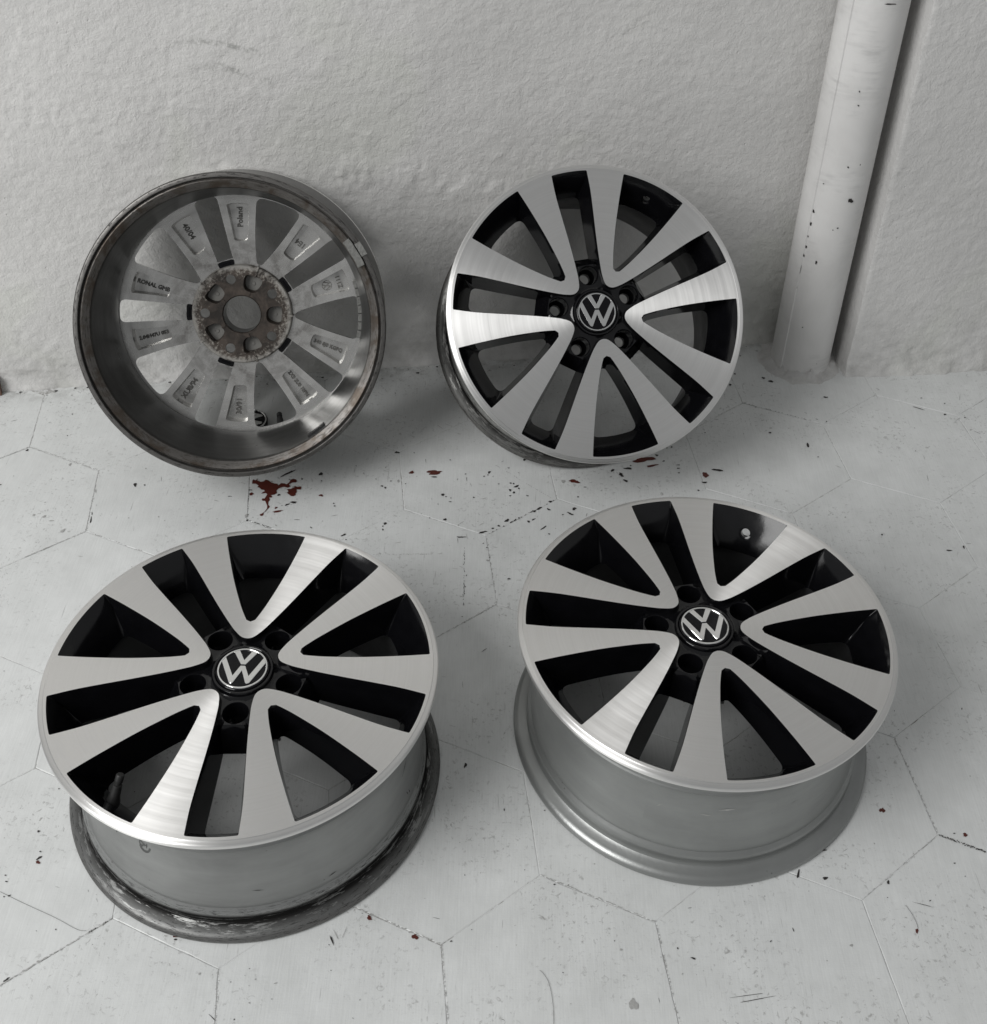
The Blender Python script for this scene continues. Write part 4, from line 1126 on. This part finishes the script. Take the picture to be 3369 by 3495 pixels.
def wall_grid(name, u0, u1, fine_u, vmax, seed, amp=1.0):
    """wall in local coords: x along, z up, front towards -y; fine where the photograph sees it"""
    us = np.unique(np.r_[np.linspace(u0, fine_u[0], 12), np.arange(fine_u[0], fine_u[1], 0.0042), np.linspace(fine_u[1], u1, 12)])
    vs = np.unique(np.r_[-0.03, np.arange(0, 0.07, 0.0028), np.arange(0.07, 0.95, 0.0042), np.linspace(0.95, vmax, 14)])
    U, V = np.meshgrid(us, vs)
    Y = -relief(U, V, seed) * amp
    co = np.stack([U, Y, V], -1).reshape(-1, 3)
    nu, nv = len(us), len(vs)
    idx = np.arange(nu * nv).reshape(nv, nu)
    f = np.stack([idx[:-1, :-1], idx[:-1, 1:], idx[1:, 1:], idx[1:, :-1]], -1).reshape(-1, 4)
    # thickness: a rear sheet joined round the border
    b = len(co)
    cor = np.array([(u0, 0.12, -0.03), (u1, 0.12, -0.03), (u1, 0.12, vmax), (u0, 0.12, vmax)])
    co = np.vstack([co, cor])
    faces = f.tolist()
    faces.append([b + 3, b + 2, b + 1, b])
    faces.append([b] + [b + 1] + idx[0, ::-1].tolist()); faces.append([b + 2, b + 3] + idx[-1, :].tolist())
    faces.append([b + 3, b] + idx[:, 0].tolist()); faces.append([b + 1, b + 2] + idx[::-1, -1].tolist())
    me = bpy.data.meshes.new(name); me.from_pydata(co.tolist(), [], faces)
    me.polygons.foreach_set('use_smooth', [True] * len(me.polygons)); me.set_sharp_from_angle(angle=math.radians(60)); me.update()
    return me
p0 = Vector((0, wall_y(0), 0))
wall = obj('wall', wall_grid('wall', -1.6, 1.9, (-1.0, 0.80), 2.7, 3), ['wall'])
wall.location = p0 + wnor * 0.0045; wall.rotation_euler = (0, 0, -WA)
tag(wall, 'white painted rough plaster wall behind the leaning wheels', 'wall')

# pilaster on the right
PX, PY, PANG = 0.618, 1.7058, 0.10
pil = MB()
def pil_relief():
    W_, D_, H_ = 0.75, 0.16, 2.7
    us = np.unique(np.r_[np.arange(0, 0.42, 0.0042), np.linspace(0.42, W_, 8)])
    vs = np.unique(np.r_[-0.03, np.arange(0, 0.07, 0.003), np.arange(0.07, 0.95, 0.0042), np.linspace(0.95, H_, 12)])
    nu, nv = len(us), len(vs)
    U, V = np.meshgrid(us, vs)
    Y = -relief(U + 5, V, 21) * 0.9
    # worn rounded arris with little chips
    e = np.clip(1 - U / 0.0045, 0, 1); Y += e ** 2 * (0.0006 + 0.002 * vnoise(np.stack([U * 0 + 3, V * 60], -1), 5))
    X = U + e * 0.0016 * (vnoise(np.stack([U * 0 + 8, V * 45], -1), 6) - 0.3)
    front = np.stack([X, Y, V], -1).reshape(-1, 3)
    idx = np.arange(nu * nv).reshape(nv, nu)
    faces = np.stack([idx[:-1, :-1], idx[:-1, 1:], idx[1:, 1:], idx[1:, :-1]], -1).reshape(-1, 4).tolist()
    ds = np.linspace(0, D_, 14)[1:]
    cols = [idx[:, 0]]; co = [front]; n = len(front)
    for d in ds:
        rel = relief(np.full(nv, d + 9.0), vs, 33) * 0.5
        co.append(np.stack([np.full(nv, 0.0) - rel, np.full(nv, d), vs], -1)); cols.append(np.arange(n, n + nv)); n += nv
    for a, b in zip(cols, cols[1:]):
        for i in range(nv - 1): faces.append([int(b[i]), int(a[i]), int(a[i + 1]), int(b[i + 1])])
    # close right and back
    r = np.array([(W_, D_, -0.03), (W_, D_, H_)]); co.append(r)
    faces.append(idx[:, -1].tolist() + [n + 1, n]); faces.append([n, n + 1] + cols[-1][::-1].tolist())
    faces.append(idx[-1, ::-1].tolist() + [int(c[-1]) for c in cols[1:]] + [n + 1])
    me = bpy.data.meshes.new('pilaster'); me.from_pydata(np.vstack(co).tolist(), [], faces)
    me.polygons.foreach_set('use_smooth', [True] * len(me.polygons)); me.set_sharp_from_angle(angle=math.radians(35)); me.update()
    return me
pl = obj('pilaster', pil_relief(), ['pilaster'])
pl.location = (PX, PY, 0); pl.rotation_euler = (0, 0, PANG)
tag(pl, 'white plastered pilaster standing forward of the wall at the right, behind the pipe', 'pilaster')

# downpipe
def pipe_mesh():
    R0 = 0.0508; seam = DEG(-139); seg = 96
    mb = MB(); zs = np.r_[-0.01, 0.0, 0.004, 0.010, 0.02, np.linspace(0.04, 2.6, 130)]
    rows = []
    for z in zs:
        ring = []
        for k in range(seg + 1):
            a = seam + 2 * PI * k / seg - (0.03 if k == seg else 0)
            w = 0.0004 * (vnoise(np.array([[math.cos(a) * 1.5 + 4 + z * 3, math.sin(a) * 1.5 + z * 9]]), 4)[0] - 0.5)
            ov = 0.0018 * max(0, 1 - (seg - k) / 14)              # overlap of the rolled sheet: a soft step at the seam
            flare = 0.003 * max(0, 1 - max(z, 0) / 0.016) ** 2 * (0.6 + 0.8 * vnoise(np.array([[a * 5, 1.0]]), 2)[0])
            r = R0 + w + ov + flare
            ring.append(mb.vert((r * math.cos(a), r * math.sin(a), z)))
        rows.append(ring)
    for A, B in zip(rows, rows[1:]):
        for k in range(seg): mb.face((A[k], A[k + 1], B[k + 1], B[k]))
        mb.face((A[seg], A[0], B[0], B[seg]))
    mb.face(rows[-1][:-1])
    return mb.mesh('downpipe', 40)
pp = obj('downpipe', pipe_mesh(), ['pipe']); pp.location = (0.5455, 1.7465, 0)
tag(pp, 'white painted round downpipe standing between the wall and the pilaster', 'pipe')

# end of a brown wooden strip at the left border
mb = MB()
lx, ly = ray_floor(8, 1345)
prism(mb, [(-0.09, -0.004), (0.0, -0.004), (-0.004, 0.03), (-0.09, 0.03)], 0.0, 0.034, 0, 0.003)
po = obj('wooden_threshold', mb.mesh('wooden_threshold', 30), ['brown']); po.location = (lx, ly, 0); po.rotation_euler = (0, 0, -WA)
tag(po, 'end of a low brown wooden strip at the wall foot, far left', 'threshold')
# chips in the pipe paint, and the mortar round its foot
PCX, PCY = 0.5455, 1.7465
def pipe_pt(px, py):
    d = fw + cr * ((px - PW / 2) / FPX) - cu * ((py - PH / 2 - CYO) / FPX)
    R = 0.0520; ox, oy = -PCX, -PCY
    a = d.x ** 2 + d.y ** 2; b = 2 * (ox * d.x + oy * d.y); c = ox * ox + oy * oy - R * R
    disc = b * b - 4 * a * c
    if disc < 0: return None
    t = (-b - math.sqrt(disc)) / (2 * a)
    return (d.x * t - PCX, d.y * t - PCY, CAMH + d.z * t)
for x, y, w, h, a in ((495, 960, 22, 22, -.6), (317, 1010, 9, 16, 0), (304, 1070, 8, 18, 0), (291, 1130, 6, 9, 0), (282, 1180, 9, 13, 0), (270, 1220, 8, 16, 0), (255, 1290, 3.5, 46, .2), (237, 1372, 5, 16, 0), (433, 1091, 8, 7, 0), (410, 1100, 6, 5, 0),
                      (330, 1255, 8, 20, .3), (483, 800, 8, 9, 0), (365, 878, 6, 6, 0), (532, 505, 8, 8, .4), (537, 438, 6, 10, 0), (685, 20, 50, 7, 0), (265, 1565, 7, 5, 0)):
    pts = [pipe_pt(*p) for p in blob(2550 + x / 1.4005, y / 1.4005, w / 1.4005, h / 1.4005, 12, 0.3, a)]
    if any(p is None for p in pts): continue
    mb = MB(); mb.face(mb.verts(pts)); obj('paint_chip', mb.mesh('paint_chip'), ['dark'], pp)
mb = MB(); rows = []
for k, (r, z) in enumerate(((0.0500, 0.014), (0.0525, 0.009), (0.0575, 0.005), (0.064, 0.0022), (0.072, -0.0010))):
    row = []
    for i in range(120):
        a = 2 * PI * i / 120
        n = vnoise(np.array([[math.cos(a) * 4 + 9 + k * .6, math.sin(a) * 4 + 9]]), 77)[0] - 0.4 + 0.6 * (vnoise(np.array([[math.cos(a) * 13 + 40 + k, math.sin(a) * 13 + 40]]), 78)[0] - 0.5)
        row.append(mb.vert(((r + 0.010 * n * (k / 4)) * math.cos(a), (r + 0.010 * n * (k / 4)) * math.sin(a), max(-0.001, z * (1 + 0.9 * n)))))
    rows.append(row)
for A, B in zip(rows, rows[1:]): mb.strip(A, B, 0, True)
obj('mortar_ring', mb.mesh('mortar_ring', 60), ['pilaster'], pp)
print('tiles', nt, 'chips', nchip)
